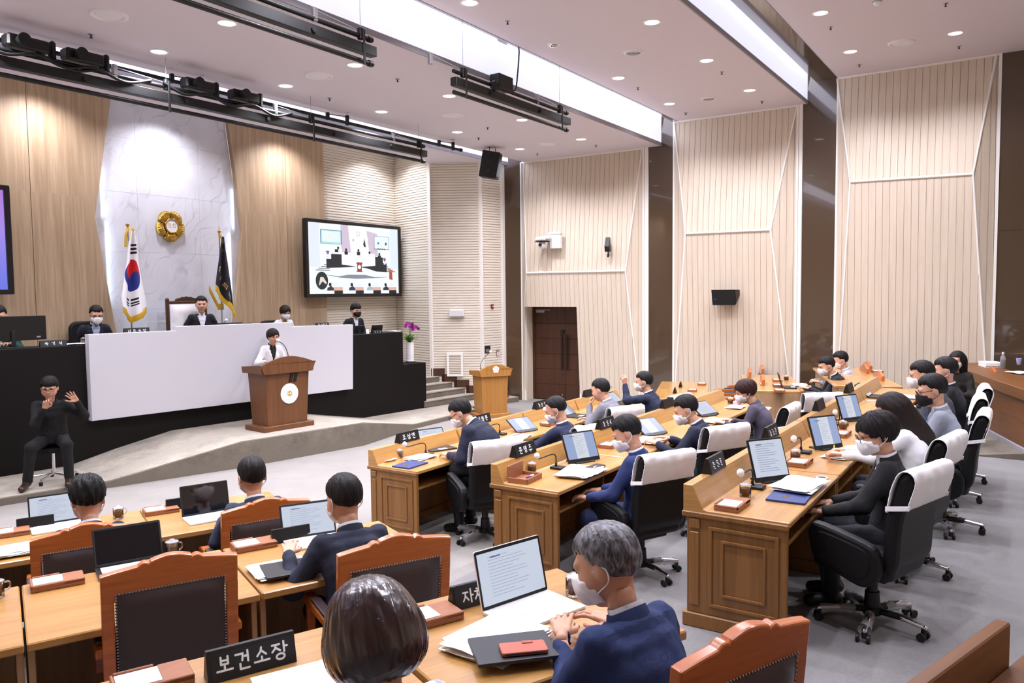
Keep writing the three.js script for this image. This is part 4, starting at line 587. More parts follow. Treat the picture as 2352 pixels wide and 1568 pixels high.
// ---- lecterns
function lectern(name, label, p, ry, k, mat, wide, emblem) {
  const t = thing(name, label, 'lectern', p, ry), W = wide, front = (w, d, y0, y1, tw, td, cut = .12) => { const pts = (w, d) => [[-w / 2, d / 2], [-w / 2, -d / 2], [w / 2, -d / 2], [w / 2, d / 2], [w / 2 - cut * w, d / 2 + .0]].slice(0, 4), a = pts(w, d), b = pts(tw, td), F = []; for (let i = 0; i < 4; i++) { const j = (i + 1) % 4; F.push([[a[i][0], y0, a[i][1]], [b[i][0], y1, b[i][1]], [b[j][0], y1, b[j][1]], [a[j][0], y0, a[j][1]]]); } F.push(b.map(([x, z]) => [x, y1, z]).reverse()); return poly3(F.map(f => f.reverse())); };
  mesh('plinth', cbox(W * .92, .075 * k, .5 * k, 0, 0, 0, .006), mat, t);
  mesh('body', front(W * .72, .4 * k, .075 * k, .84 * k, W * .8, .44 * k), mat, t);
  const top = []; for (let i = 0; i <= 16; i++) { const u = i / 16, x = (u - .5) * W; top.push([x, .96 * k + .115 * k * sin(u * PI)]); }
  mesh('head_front', ext([[W * .44, .83 * k], [W / 2, .97 * k], ...top.slice().reverse(), [-W * .44, .83 * k]], .035, .005).translate(0, 0, .235 * k), mat, t);
  mesh('head_side', [ext([[-.25 * k, .84 * k], [.24 * k, .84 * k], [.24 * k, .97 * k], [-.27 * k, .93 * k]], .03, .004).rotateY(-PI / 2).translate(W * .48, 0, 0), ext([[-.25 * k, .84 * k], [.24 * k, .84 * k], [.24 * k, .97 * k], [-.27 * k, .93 * k]], .03, .004).rotateY(-PI / 2).translate(-W * .48 + .03, 0, 0)], mat, t);
  mesh('desk_top', cbox(W * .94, .02, .5 * k, 0, .86 * k, 0, .003), mat, t);
  return t;
}
{
  const p = onY(658, 982, .38), k = 1.05, ry = -6 * D2R, pos = [p[0] - .02, .38, p[2] - .12], t = lectern('speaker_lectern', 'brown wooden lectern with a round white council crest on the stage', pos, ry, k, M.lectern, .98);
  const g = new THREE.CircleGeometry(.155, 40); g.userData.keepUV = true; g.translate(.03, .52 * k, .222 * k);
  mesh('crest_disc', [cyl(.158, .158, .012, 0, 0, 0, 40).rotateX(PI / 2).translate(.03, .52 * k, .207 * k)], M.plastic, t); mesh('crest_print', g, std(0xffffff, .5, { map: canvasTex(256, 256, (q, w) => { q.fillStyle = '#e6eaf4'; q.fillRect(0, 0, w, w); q.strokeStyle = '#b4bac8'; q.lineWidth = 3; q.beginPath(); for (let i = 0; i <= 100; i++) { const a = i / 100 * 2 * PI - PI / 2, r = 84 * (.86 + .2 * abs(cos(a * 2.5 + PI / 4 * 5)) ** .7); q.lineTo(128 + r * cos(a), 128 + r * sin(a)); } q.closePath(); q.stroke(); q.fillStyle = '#b09a3e'; for (let i = 0; i < 10; i++) { const a = i * PI / 5; q.beginPath(); q.arc(128 + 44 * cos(a), 128 + 44 * sin(a), 5, 0, 7); q.fill(); } q.beginPath(); q.arc(128, 128, 34, 0, 7); q.fill(); q.fillStyle = '#fff'; hangul(q, '의회', 103, 116, 22, 27, .16); }) }), t, 'white crest print');
  for (const x of [.02, .1]) mesh('slot', ext([[0, 0], [.05, 0], [.085, .13], [.035, .13]], .01, .001).translate(x, .69 * k, .222 * k), M.black, t);
  mesh('microphone', [tube([[.25, .88 * k, -.1], [.25, 1.05 * k, -.1], [.2, 1.2 * k, -.12], [.12, 1.27 * k, -.14]], .006, 20, 6), cyl(.013, .01, .1, .25, .87 * k, -.1, 10)], M.black, t); mesh('foam', sph(.03, .1, 1.285 * k, -.145), M.plastic, t, 'white foam cover');
  const q = onY(1132, 958, 0), s = lectern('side_lectern', 'light wooden lectern with a white flower crest near the door', [q[0] + .1, 0, q[2] - .12], -30 * D2R, .98, M.lectern2, .72); const m = []; for (let i = 0; i <= 50; i++) { const a = i / 50 * 2 * PI + PI / 2, r = .068 * (.78 + .26 * abs(cos(a * 2.5 - PI / 4 * 5)) ** .6); m.push([r * cos(a), r * sin(a)]); }
  mesh('flower_crest', ext(m.slice(0, -1), .012, .002).translate(0, .95, .258), M.plastic, s); mesh('crest_ring', new THREE.TorusGeometry(.03, .003, 8, 24).translate(0, .95, .27), M.grey, s);
  mesh('microphone', [tube([[-.18, .9, -.05], [-.18, 1.05, -.05], [-.1, 1.17, -.04], [.0, 1.26, -.02]], .005, 20, 6), cyl(.012, .01, .1, -.18, .86, -.05, 10)], M.black, s); mesh('foam', sph(.028, .02, 1.28, -.015), M.plastic, s, 'white foam cover');
  const b = thing('floor_mat', 'flat grey carpet mat beside the side lectern', 'mat', [q[0] + .5, 0, q[2] - .35], -.3); mesh('mat', cbox(1.3, .008, .9, 0, .001, 0, .003), M.floorGrey, b);
}
// ---- council desk
const DW = 1.366;
function frameRing(w, h, t, x, y, z, th = .012) { return ext(rrect(w, h, .003, 1), th, .004, [rrect(w - 2 * t, h - 2 * t, .002, 1)]).rotateY(-PI / 2).translate(x, y, z); }
function makeDesk(label, p) {
  const t = thing('council_desk', label, 'desk', p, 0, 'wooden council desks');
  mesh('worktop', bx(0, DW, .705, .74, -.5, 0, .006), M.deskH, t);
  mesh('ledge', ext([[-.645, .69], [-.645, .885], [-.585, .885], [-.52, .745], [-.49, .735], [-.49, .69]].map(([z, y]) => [-z, y]), DW, .005).rotateY(PI / 2), M.deskH, t);
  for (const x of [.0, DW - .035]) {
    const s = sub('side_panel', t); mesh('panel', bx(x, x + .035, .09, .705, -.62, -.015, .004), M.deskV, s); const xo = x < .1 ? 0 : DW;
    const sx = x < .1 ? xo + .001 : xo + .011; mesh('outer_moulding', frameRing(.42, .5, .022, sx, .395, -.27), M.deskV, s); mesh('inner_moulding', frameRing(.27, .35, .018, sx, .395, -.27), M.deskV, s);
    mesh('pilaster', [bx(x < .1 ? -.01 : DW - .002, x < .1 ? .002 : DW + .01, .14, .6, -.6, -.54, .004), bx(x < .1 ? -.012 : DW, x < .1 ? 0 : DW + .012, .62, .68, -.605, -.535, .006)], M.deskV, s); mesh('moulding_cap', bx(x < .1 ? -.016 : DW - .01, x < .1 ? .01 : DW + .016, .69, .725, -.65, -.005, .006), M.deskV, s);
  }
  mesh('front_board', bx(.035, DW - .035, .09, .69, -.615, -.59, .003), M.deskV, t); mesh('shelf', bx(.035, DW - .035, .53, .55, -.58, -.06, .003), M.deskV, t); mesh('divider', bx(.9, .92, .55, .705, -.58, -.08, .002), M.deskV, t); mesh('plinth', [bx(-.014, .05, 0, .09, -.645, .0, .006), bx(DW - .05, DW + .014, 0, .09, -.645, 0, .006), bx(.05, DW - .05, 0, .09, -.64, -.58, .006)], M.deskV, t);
  return t;
}
const nth = ['first', 'second', 'third', 'fourth', 'fifth'], rowsDef = [['front', 0, 5.70, -4.88, 4], ['middle', F2, 5.17, -3.0, 4], ['back', F3, 4.57, -1.12, 5]];
let desk0; const deskAt = {};
rowsDef.forEach(([rn, y, x0, z0, n], r) => { for (let i = 0; i < n; i++) { const l = `${nth[i]} wooden council desk from the leather chairs, in the ${rn} row`, p = [x0 + 1.4 * i, y, z0]; if (!desk0) desk0 = makeDesk(l, p); else copy(desk0, l, p, 0); deskAt[(r + 1) + 'abcde'[i]] = p; } });
// ---- council chair
function makeChair(label) {
  const t = thing('council_chair', label, 'chair', [0, 0, 0], 0, 'black council chairs with white covers');
  const prof = [[.13, .46], [.2, .43], [.25, .5], [.26, .62], [.275, .78], [.315, .93], [.34, 1.03], [.325, 1.075], [.285, 1.08], [.245, 1.04], [.22, .94], [.185, .8], [.165, .68], [.165, .56]], W = .5;
  mesh('backrest', ext(new THREE.Shape(new THREE.SplineCurve([...prof, prof[0]].map(p => new THREE.Vector2(...p))).getPoints(48).slice(0, -1)), W, .035).rotateY(-PI / 2).translate(W / 2, 0, 0), M.leather, t);
  mesh('seat', ext(rrect(.52, .5, .08), .12, .035).rotateX(-PI / 2).translate(0, .38, -.03), M.leather, t); mesh('under_frame', [cbox(.3, .04, .3, 0, .34, 0, .01), cyl(.03, .03, .05, .16, .33, -.05, 12)], M.black, t);
  for (const s of [-1, 1]) { const a = sub('armrest', t); const sh = [[-.26, .62], [-.24, .67], [-.18, .69], [.1, .63], [.17, .58], [.19, .5], [.17, .4], [.1, .35], [.02, .36], [-.14, .42], [-.21, .46], [-.24, .52]], sp = new THREE.SplineCurve([...sh, sh[0]].map(p => new THREE.Vector2(...p))).getPoints(40).slice(0, -1); mesh('loop', ext(new THREE.Shape(sp), .075, .022).rotateY(-PI / 2).translate(s * .285 + .0375, 0, 0), M.leather, a); const cx = -.03, cy = .52; mesh('inset', ext(new THREE.Shape(sp.map(p => new THREE.Vector2(cx + (p.x - cx) * .76, cy + (p.y - cy) * .72))), .086, .008).rotateY(-PI / 2).translate(s * .285 + .043, 0, 0), M.leather, a); }
  mesh('column', [cyl(.032, .032, .16, 0, .2, 0, 16), cyl(.05, .042, .12, 0, .1, 0, 16), cyl(.055, .06, .05, 0, .07, 0, 16)], M.black, t);
  for (let i = 0; i < 5; i++) {
    const a = i * 2 * PI / 5 + .3, c = cos(a), s = sin(a), leg = sub('base_leg', t); leg.rotation.y = -a;
    mesh('spoke', [bar([.04, .1, 0], [.19, .1, 0], .024, 8, .021)], M.black, leg); mesh('chrome_tip', [bar([.18, .1, 0], [.315, .078, 0], .021, 10, .015), sph(.016, .315, .078, 0)], M.chrome, leg, 'chrome tip');
    mesh('caster', [cyl(.026, .026, .018).rotateX(PI / 2).translate(.31, .027, -.03), cyl(.026, .026, .018).rotateX(PI / 2).translate(.31, .027, .03), cyl(.017, .017, .04, .31, .03, 0, 10)], M.black, leg);
    if (i !== 1) mesh('plastic_wrap', sheet(14, 10, (u, v) => { const b = u * 2 * PI, r = .03 + .009 * noise3(u * 5, v * 6, i * 3 + 1) + (v > .85 ? .004 : 0); return [.1 + .2 * v, .097 - .02 * v + r * cos(b), r * sin(b)]; }), M.wrap, leg, 'crinkled clear plastic wrap');
  }
  // white cloth over the head of the chair
  const path = new THREE.CatmullRomCurve3([[.195, .83], [.205, .9], [.228, 1.0], [.255, 1.07], [.29, 1.1], [.335, 1.092], [.356, 1.04], [.345, .97], [.325, .9], [.31, .86]].map(([z, y]) => V3(0, y, z)));
  mesh('cover', thick(56, 40, (u, v) => { const p = path.getPoint(v), w = W / 2 + .012, hem = (v < .03 || v > .97) ? .003 * sin(u * 130) : 0, side = .0025 * sin(v * 110) * (abs(u - .5) > .48 ? 1 : 0), wr = .004 * noise3(u * 4, v * 5, 3); return [(u - .5) * 2 * (w + side), p.y + hem + wr, p.z + wr]; }, -.006), M.cover, t, 'white cloth head cover with scalloped hem');
  for (const s of [-1, 1]) mesh('cover_band', ext([[.19, .835], [.325, .865], [.33, .895], [.19, .865]], .008, .002).rotateY(-PI / 2).translate(s * (W / 2 + .008) + .004, 0, 0), M.cover, t, 'white cloth band');
  return t;
}
let chair0; const chairAt = {};
const chairPx = { '1a': [1140, 1010, -.55, 0], '1b': [1328, 973, -.2, .14], '1c': [1437, 933, -.45, 0], '1d': [1560, 906, -.15, 0], '2a': [1508, 1035, -.45, .08], '2b': [1668, 976, -.45, 0], '2c': [1815, 929, 0, 0], '2d': [1893, 902, -.9, 0], '3a': [2100, 1066, -.3, .06], '3b': [2163, 996, -.18, .05], '3c': [2241, 943, 0, .06], '3d': [2253, 908, .08, 0], '3e': [2249, 885, .1, .06] };
const who = { '1a': 'behind the man in navy with glasses', '1b': 'behind the balding man in blue', '1c': 'behind the man in the grey suit', '1d': 'behind the man raising his fist', '2a': 'behind the man in bright blue', '2b': 'behind the man leaning in a navy suit', '2c': 'behind the woman in the purple-grey jacket', '2d': 'empty at the pink-case desk', '3a': 'behind the woman in the black jacket', '3b': 'behind the long-haired woman in white', '3c': 'behind the man with a black mask', '3d': 'behind the masked man in grey', '3e': 'behind the man in dark suit' };
for (const k in chairPx) {
  const [u, v, a, dzc] = chairPx[k], y = rowsDef[+k[0] - 1][1], q = onY(u, v, y + 1.045), l = 'black swivel chair with white cover, ' + who[k], c = cos(a), s = sin(a), p = [q[0] - .3 * s, y, q[2] - .3 * c + dzc]; if (!chair0) { chair0 = makeChair(l); chair0.scale.y = .955; chair0.position.set(...p); chair0.rotation.y = a; } else copy(chair0, l, p, a); chairAt[k] = { p, a };
}
// ---- leather-backed wooden chair
function crest(W) { const p = [], H = W / 2; for (let i = 0; i <= 96; i++) { const t = i / 48 - 1, a = abs(t); let y; if (a < .3) y = .04 + .018 * cos(a / .3 * PI / 2); else if (a < .47) y = .03 + .012 * sin((a - .3) / .17 * PI) - .03 * (a - .3); else y = .024 * (1 - (a - .47) / .53) ** .8; p.push([t * H, y]); } return p; }
function makeWoodChair(label) {
  const t = thing('leather_armchair', label, 'chair', [0, 0, 0], 0, 'wooden armchairs with brown leather backs'), W = .6, lean = .1, b = sub('back', t, [0, .44, .26]); b.rotation.x = lean;
  mesh('crest_rail', ext([[W / 2, .44], ...crest(W).reverse().map(([x, y]) => [x, y + .575]), [-W / 2, .44]].map(p => p), .045, .008).translate(0, 0, -.022), M.chairWood, b);
  mesh('stile', ext([[W / 2, 0], [W / 2, .445], [W / 2 - .055, .445], [W / 2 - .055, 0]], .045, .006).translate(0, 0, -.022), M.chairWood, b); mesh('stile', ext([[-W / 2, 0], [-W / 2 + .055, 0], [-W / 2 + .055, .445], [-W / 2, .445]], .045, .006).translate(0, 0, -.022), M.chairWood, b);
  mesh('bottom_rail', cbox(W - .1, .06, .04, 0, -.02, 0, .006), M.chairWood, b);
  for (const s of [1, -1]) mesh('leather_pad', sheet(20, 20, (u, v) => { const e = min(1, min(u, 1 - u) * 7) * min(1, min(v, 1 - v) * 7), x = (u - .5) * (W - .13), y = .04 + v * .44, k = .026 + .022 * (1 - (1 - e) ** 2); return [s > 0 ? x : -x, y, s * k]; }), M.leatherBrown, b, 'padded brown leather');
  const studs = []; const per = [[-1, 0], [1, 0], [1, 1], [-1, 1]]; for (const sd of [1, -1]) for (let k = 0; k < 4; k++) { const [a, c] = per[k], [e, f] = per[(k + 1) % 4], n = k % 2 ? 30 : 34; for (let i = 0; i < n; i++) { const x = (a + (e - a) * i / n) * (W / 2 - .062), y = .036 + (c + (f - c) * i / n) * .448; studs.push(new THREE.IcosahedronGeometry(.0052, 0).translate(x, y, sd * .026)); } }
  const so = mesh('nailheads', studs, M.steel, b, 'row of bright nailheads'); so.userData.kind = 'stuff';
  mesh('seat', ext(rrect(.56, .52, .05), .1, .03).rotateX(-PI / 2).translate(0, .38, 0), M.leatherBrown, t); mesh('seat_rail', cbox(.57, .07, .53, 0, .32, 0, .008), M.chairWood, t);
  for (const s of [-1, 1]) { const a = sub('armrest', t); mesh('arm_rail', [ext([[-.3, .58], [-.3, .62], [-.22, .645], [.24, .635], [.24, .595]], .06, .01).rotateY(-PI / 2).translate(s * .3 + .03, 0, 0), bx(s * .3 - .022, s * .3 + .022, .34, .6, -.24, -.19, .006)], M.chairWood, a); mesh('arm_pad', ext(rrect(.055, .3, .02), .022, .008).rotateX(-PI / 2).translate(s * .3, .636, .03), M.leatherBrown, a); }
  for (const [x, z] of [[-.25, -.22], [.25, -.22], [-.25, .23], [.25, .23]]) mesh('leg', [bar([x, .34, z], [x * 1.04, 0, z * 1.08], .028, 8, .02)], M.chairWood, t);
  return t;
}
let wc0; const woodChairs = [];
function woodChair(corner0, corner1, h, fl, label, extra = 0) {      // two photographed top corners of the back
  const a = onY(...corner0, h), b = onY(...corner1, h), ry = -atan2(b[2] - a[2], b[0] - a[0]) + extra, m = [(a[0] + b[0]) / 2, fl, (a[2] + b[2]) / 2], k = .26 + .1 * .575, p = [m[0] - sin(ry) * k, fl, m[2] - cos(ry) * k];
  if (!wc0) { wc0 = makeWoodChair(label); wc0.position.set(...p); wc0.rotation.y = ry; } else copy(wc0, label, p, ry); woodChairs.push({ p, ry });
}
woodChair([68, 1230], [321, 1193], 1.04, 0, 'wooden armchair with brown leather back, behind the man with tousled hair');
woodChair([508, 1168], [710, 1137], 1.04, 0, 'wooden armchair with brown leather back, behind the man facing a dark laptop');
woodChair([226, 1310], [545, 1257], F2 + 1.04, F2, 'empty wooden armchair with brown leather back, pushed in before a dark laptop');
woodChair([772, 1262], [1034, 1217], F2 + 1.04, F2, 'wooden armchair with brown leather back, behind the man resting on a black binder');
woodChair([1543, 1510], [1856, 1390], F3 + 1.05, F3, 'wooden armchair with brown leather back, beside the grey-haired man in blue');
// ---- plain desks of the officials
function plainDesk(label, p, ry, w = 1.03, d = .86) {
  const t = thing('officials_desk', label, 'desk', p, ry, 'plain wooden desks of the officials');   // origin: near left corner, near edge at z = 0
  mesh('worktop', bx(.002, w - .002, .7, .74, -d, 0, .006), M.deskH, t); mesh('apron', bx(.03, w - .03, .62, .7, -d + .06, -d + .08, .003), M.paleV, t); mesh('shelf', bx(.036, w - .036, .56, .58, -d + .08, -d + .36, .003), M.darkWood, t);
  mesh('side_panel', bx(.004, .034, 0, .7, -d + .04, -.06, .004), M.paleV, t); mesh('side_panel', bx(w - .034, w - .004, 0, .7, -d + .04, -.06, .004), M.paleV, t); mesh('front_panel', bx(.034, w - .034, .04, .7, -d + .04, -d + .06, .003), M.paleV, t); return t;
}
const lname = ['front', 'second', 'third'];
[[0, 5.96, 0, [-1.15, -.12, .89]], [1, 4.03, F2, [-.99, .047, 1.085]], [2, 2.15, F3, [-.9, .15, 1.2]]].forEach(([r, n, y, ls]) => ls.forEach((l, i) => { const p = left(l + (r === 0 && i < 2 ? (i ? 0 : 0) : 0), n, y); plainDesk(`${['far end', 'middle', 'aisle end'][i]} wooden desk in the ${lname[r]} row of leather armchairs`, p, -TL, r === 0 && i < 2 ? 1.008 : 1.03); }));
// right block, mirrored
const TR = -19 * D2R, right = (p, l, n, y) => [p[0] + l * cos(TR) - n * -sin(TR), y, p[2] + l * sin(TR) - n * cos(TR)];
const R1 = onY(1562, 913, .74), R2 = onY(1772, 894, F2 + .74), R3 = onY(2047, 893, F3 + .74);
plainDesk('near wooden desk against the middle slatted panel, with two memo boxes', [R1[0], 0, R1[2] + .45], -TR, 1.2, .86); plainDesk('far wooden desk against the middle slatted panel', [R1[0] + 1.2 * cos(TR), 0, R1[2] + .45 + 1.2 * sin(TR)], -TR, 1.2, .86);
plainDesk('near wooden desk where two men work, below the slatted wall', [R2[0], F2, R2[2] + .5], -TR, 1.2, .86); plainDesk('far wooden desk where two men work, below the slatted wall', [R2[0] + 1.2 * cos(TR), F2, R2[2] + .5 + 1.2 * sin(TR)], -TR, 1.1, .86);
plainDesk('near empty wooden desk behind the two working men', [R3[0] + .35, F3, R3[2] + .1], -TR, 1.3, .86); plainDesk('far empty wooden desk behind the two working men, with a memo box', [R3[0] + .35 + 1.3 * cos(TR), F3, R3[2] + .1 + 1.3 * sin(TR)], -TR, 1.3, .86);
[[1722, 846, 0, 'behind the near desk with memo boxes'],  [1752, 862, 0, 'nearest the woman in the purple-grey jacket'], [1962, 838, F2, 'behind the man in the light grey jacket'], [1970, 831, F2, 'at the slatted wall past the man in light grey'], [1993, 853, F2, 'before the empty desk behind the working men']].forEach(([u, v, y, l]) => { const q = onY(u, v, y + 1.05), ry = -TR, k = y ? .16 : .32; copy(wc0, 'wooden armchair with brown leather back, ' + l, [q[0] - sin(ry) * k, y, q[2] - cos(ry) * k], ry); });
copy(wc0, 'wooden armchair with brown leather back, between the middle panel and its far desk', [14.5, 0, -4.42], -TR);
// ---- counter by the bronze wall, and the rail in front of the camera
{
  const A = [14.7, -.62], B = [10.9, .62], len = hypot(B[0] - A[0], B[1] - A[1]), ry = -atan2(B[1] - A[1], B[0] - A[0]), t = thing('side_counter', 'brown wooden counter with grey skirting by the bronze wall', 'counter', [A[0], F3, A[1]], ry);
  mesh('skirting', bx(0, len, 0, .13, -.02, .52, .004), M.grey, t); mesh('front_board', bx(0, len, .13, .72, -.0, .5, .004), M.counter, t); mesh('top_board', bx(-.05, len + .05, .72, .86, -.04, .56, .008), M.counter, t); mesh('carved_bracket', [cbox(.12, .14, .05, .3, .6, -.03, .02)], M.counter, t);
  const C = (s, d) => { const c = cos(ry), n = sin(ry); return [A[0] + s * c + d * n, F3 + .861, A[1] - s * n + d * c]; };
  const at = (u, v) => { const p = onY(u, v, F3 + .861); return p; };
  const bo = at(2303, 846), b = thing('drink_bottle', 'plastic bottle half full of brown drink on the counter', 'bottle', bo); mesh('drink', cyl(.034, .034, .12, 0, .002, 0, 18), std(0x3a1206, .2), b); mesh('bottle', lathe([[0, 0], [.037, 0], [.037, .13], [.034, .17], [.016, .2], [.014, .22]], 20), M.wrap, b); mesh('cap', cyl(.017, .017, .03, 0, .215, 0, 14), M.plastic, b);
  const cu = at(2340, 837), c = thing('paper_cup', 'pale violet cup on the counter', 'cup', cu); mesh('cup', lathe([[0, 0], [.026, 0], [.04, .1], [.042, .1], [.037, .098], [.024, .004], [0, .004]], 20), std(0xc8c6f0, .5), c); mesh('straw', bar([.0, .02, 0], [.01, .13, 0], .003, 6), M.black, c);
  const bk = at(2275, 842), bb = thing('book_stack', 'stack of white books at the end of the counter', 'books', bk, ry); for (let i = 0; i < 3; i++) mesh('book', cbox(.36, .025, .24, rnd() * .02, i * .026, 0, .003), M.paper, bb);
  const pp = at(2345, 858); papers([pp[0], pp[1], pp[2]], .6, 'violet-white papers in front of the cup on the counter', .3, .22, 4, .06);
  copy(wc0, 'wooden armchair with brown leather back, at the end of the brown counter', [13.35, F3, -.72], .25).scale.set(.9, .86, .9);
  const r0 = onY(2030, 1600, 1.38), r1 = onY(2286, 1419, 1.38), rl = hypot(r1[0] - r0[0], r1[2] - r0[2]), rr = -atan2(r1[2] - r0[2], r1[0] - r0[0]);
  const g = thing('gallery_desk', 'brown wooden desk with a raised front board beside the aisle', 'desk', [r1[0], F3, r1[2]], rr); mesh('front_board', bx(-rl - .6, 0, 0, 1.01, -.0, .045, .005), M.counter, g); mesh('desk_top', bx(-rl - .6, .35, .83, .87, .045, .6, .005), M.counter, g); mesh('end_panel', bx(-.04, 0, 0, .83, .05, .56, .004), M.counter, g); mesh('leg', bx(.28, .34, 0, .83, .1, .56, .004), M.counter, g);
}
// ================================================================ people
function surf(lo, hi, cell, f) {                 // surface nets over a distance field
  const n = [0, 1, 2].map(i => max(3, Math.ceil((hi[i] - lo[i]) / cell) + 1)), [nx, ny, nz] = n, F = new Float32Array(nx * ny * nz);
  let q = 0; for (let k = 0; k < nz; k++) for (let j = 0; j < ny; j++) for (let i = 0; i < nx; i++) F[q++] = f(lo[0] + i * cell, lo[1] + j * cell, lo[2] + k * cell);
  const id = new Int32Array(nx * ny * nz).fill(-1), P = [], I = [], sy = nx, sz = nx * ny;
  const E = [[0, 1], [0, 2], [0, 4], [1, 3], [1, 5], [2, 3], [2, 6], [3, 7], [4, 5], [4, 6], [5, 7], [6, 7]];
  for (let k = 0; k < nz - 1; k++) for (let j = 0; j < ny - 1; j++) for (let i = 0; i < nx - 1; i++) {
    const b = i + j * sy + k * sz, c = [F[b], F[b + 1], F[b + sy], F[b + sy + 1], F[b + sz], F[b + sz + 1], F[b + sz + sy], F[b + sz + sy + 1]];
    let m = 0; for (let e = 0; e < 8; e++) if (c[e] < 0) m |= 1 << e; if (m === 0 || m === 255) continue;
    let x = 0, y = 0, z = 0, w = 0;
    for (const [a, d] of E) if ((c[a] < 0) !== (c[d] < 0)) { const t = c[a] / (c[a] - c[d]); x += (a & 1) + ((d & 1) - (a & 1)) * t; y += (a >> 1 & 1) + ((d >> 1 & 1) - (a >> 1 & 1)) * t; z += (a >> 2) + ((d >> 2) - (a >> 2)) * t; w++; }
    id[b] = P.length / 3; P.push(lo[0] + (i + x / w) * cell, lo[1] + (j + y / w) * cell, lo[2] + (k + z / w) * cell);
  }
  const quad = (a, b, c, d, flip) => { if (a < 0 || b < 0 || c < 0 || d < 0) return; flip ? I.push(a, c, b, a, d, c) : I.push(a, b, c, a, c, d); };
  for (let k = 1; k < nz - 1; k++) for (let j = 1; j < ny - 1; j++) for (let i = 1; i < nx - 1; i++) {
    const b = i + j * sy + k * sz, s = F[b] < 0;
    if (s !== (F[b + 1] < 0)) quad(id[b], id[b - sy], id[b - sy - sz], id[b - sz], s);
    if (s !== (F[b + sy] < 0)) quad(id[b], id[b - sz], id[b - sz - 1], id[b - 1], s);
    if (s !== (F[b + sz] < 0)) quad(id[b], id[b - 1], id[b - 1 - sy], id[b - sy], s);
  }
  const g = new THREE.BufferGeometry(); g.setAttribute('position', new THREE.Float32BufferAttribute(P, 3)); g.setIndex(I); g.computeVertexNormals(); return g;
}
const smin = (a, b, k) => { const h = max(k - abs(a - b), 0) / k; return min(a, b) - h * h * k * .25; };
function cap(a, b, ra, rb = ra, sz = 1) {        // tapered capsule; sz > 1 flattens it along z
  const dx = b[0] - a[0], dy = b[1] - a[1], dz = (b[2] - a[2]) * sz, L = dx * dx + dy * dy + dz * dz || 1e-9;
  return (x, y, z) => { const px = x - a[0], py = y - a[1], pz = (z - a[2]) * sz, t = max(0, min(1, (px * dx + py * dy + pz * dz) / L)), ex = px - dx * t, ey = py - dy * t, ez = pz - dz * t; return sqrt(ex * ex + ey * ey + ez * ez) - (ra + (rb - ra) * t); };
}
const ell = (c, r) => (x, y, z) => { const a = (x - c[0]) / r[0], b = (y - c[1]) / r[1], d = (z - c[2]) / r[2], k = sqrt(a * a + b * b + d * d); return (k - 1) * min(...r) * (k > .3 ? 1 : 1); };
const union = (fs, k) => (x, y, z) => { let d = fs[0](x, y, z); for (let i = 1; i < fs.length; i++) d = smin(d, fs[i](x, y, z), k); return d; };
function box3(fs, pts, r) { const lo = [1e9, 1e9, 1e9], hi = [-1e9, -1e9, -1e9]; for (const p of pts) for (let i = 0; i < 3; i++) { lo[i] = min(lo[i], p[i] - r); hi[i] = max(hi[i], p[i] + r); } return [lo, hi]; }
// ---- head, hair, mask: made once in head space (centre of the head, facing -z)
const cranium = ell([0, .03, .012], [.076, .088, .097]);
const headF = (() => {
  const base = union([cranium, ell([0, -.02, -.03], [.064, .075, .066]), cap([0, -.045, -.035], [0, -.092, -.058], .05, .026), cap([-.034, -.03, -.045], [.034, -.03, -.045], .036), cap([0, -.06, .012], [0, -.11, .008], .047, .044)], .03);
  const nose = union([cap([0, .015, -.091], [0, -.018, -.108], .008, .012), cap([-.011, -.022, -.1], [.011, -.022, -.1], .009)], .012), lips = union([cap([-.016, -.053, -.09], [.016, -.053, -.09], .0075), cap([-.013, -.062, -.087], [.013, -.062, -.087], .0075)], .006), brow = cap([-.04, .03, -.078], [.04, .03, -.078], .011);
  const ear = s => ell([s * .078, -.002, .012], [.011, .032, .02]), e1 = ear(1), e2 = ear(-1), s1 = ell([.031, .012, -.092], [.018, .011, .012]), s2 = ell([-.031, .012, -.092], [.018, .011, .012]);
  return (x, y, z) => { let d = smin(base(x, y, z), brow(x, y, z), .02); d = smin(d, nose(x, y, z), .012); d = smin(d, lips(x, y, z), .01); d = max(d, -min(s1(x, y, z), s2(x, y, z))); return smin(d, min(e1(x, y, z), e2(x, y, z)), .012); };
})();
const cache = {}; const once = (k, f) => cache[k] || (cache[k] = f());
const headGeo = c => once('head' + c, () => surf([-.11, -.2, -.14], [.11, .14, .13], c, headF));
const neckTop = cap([0, -.07, .02], [0, -.2, .05], .062);
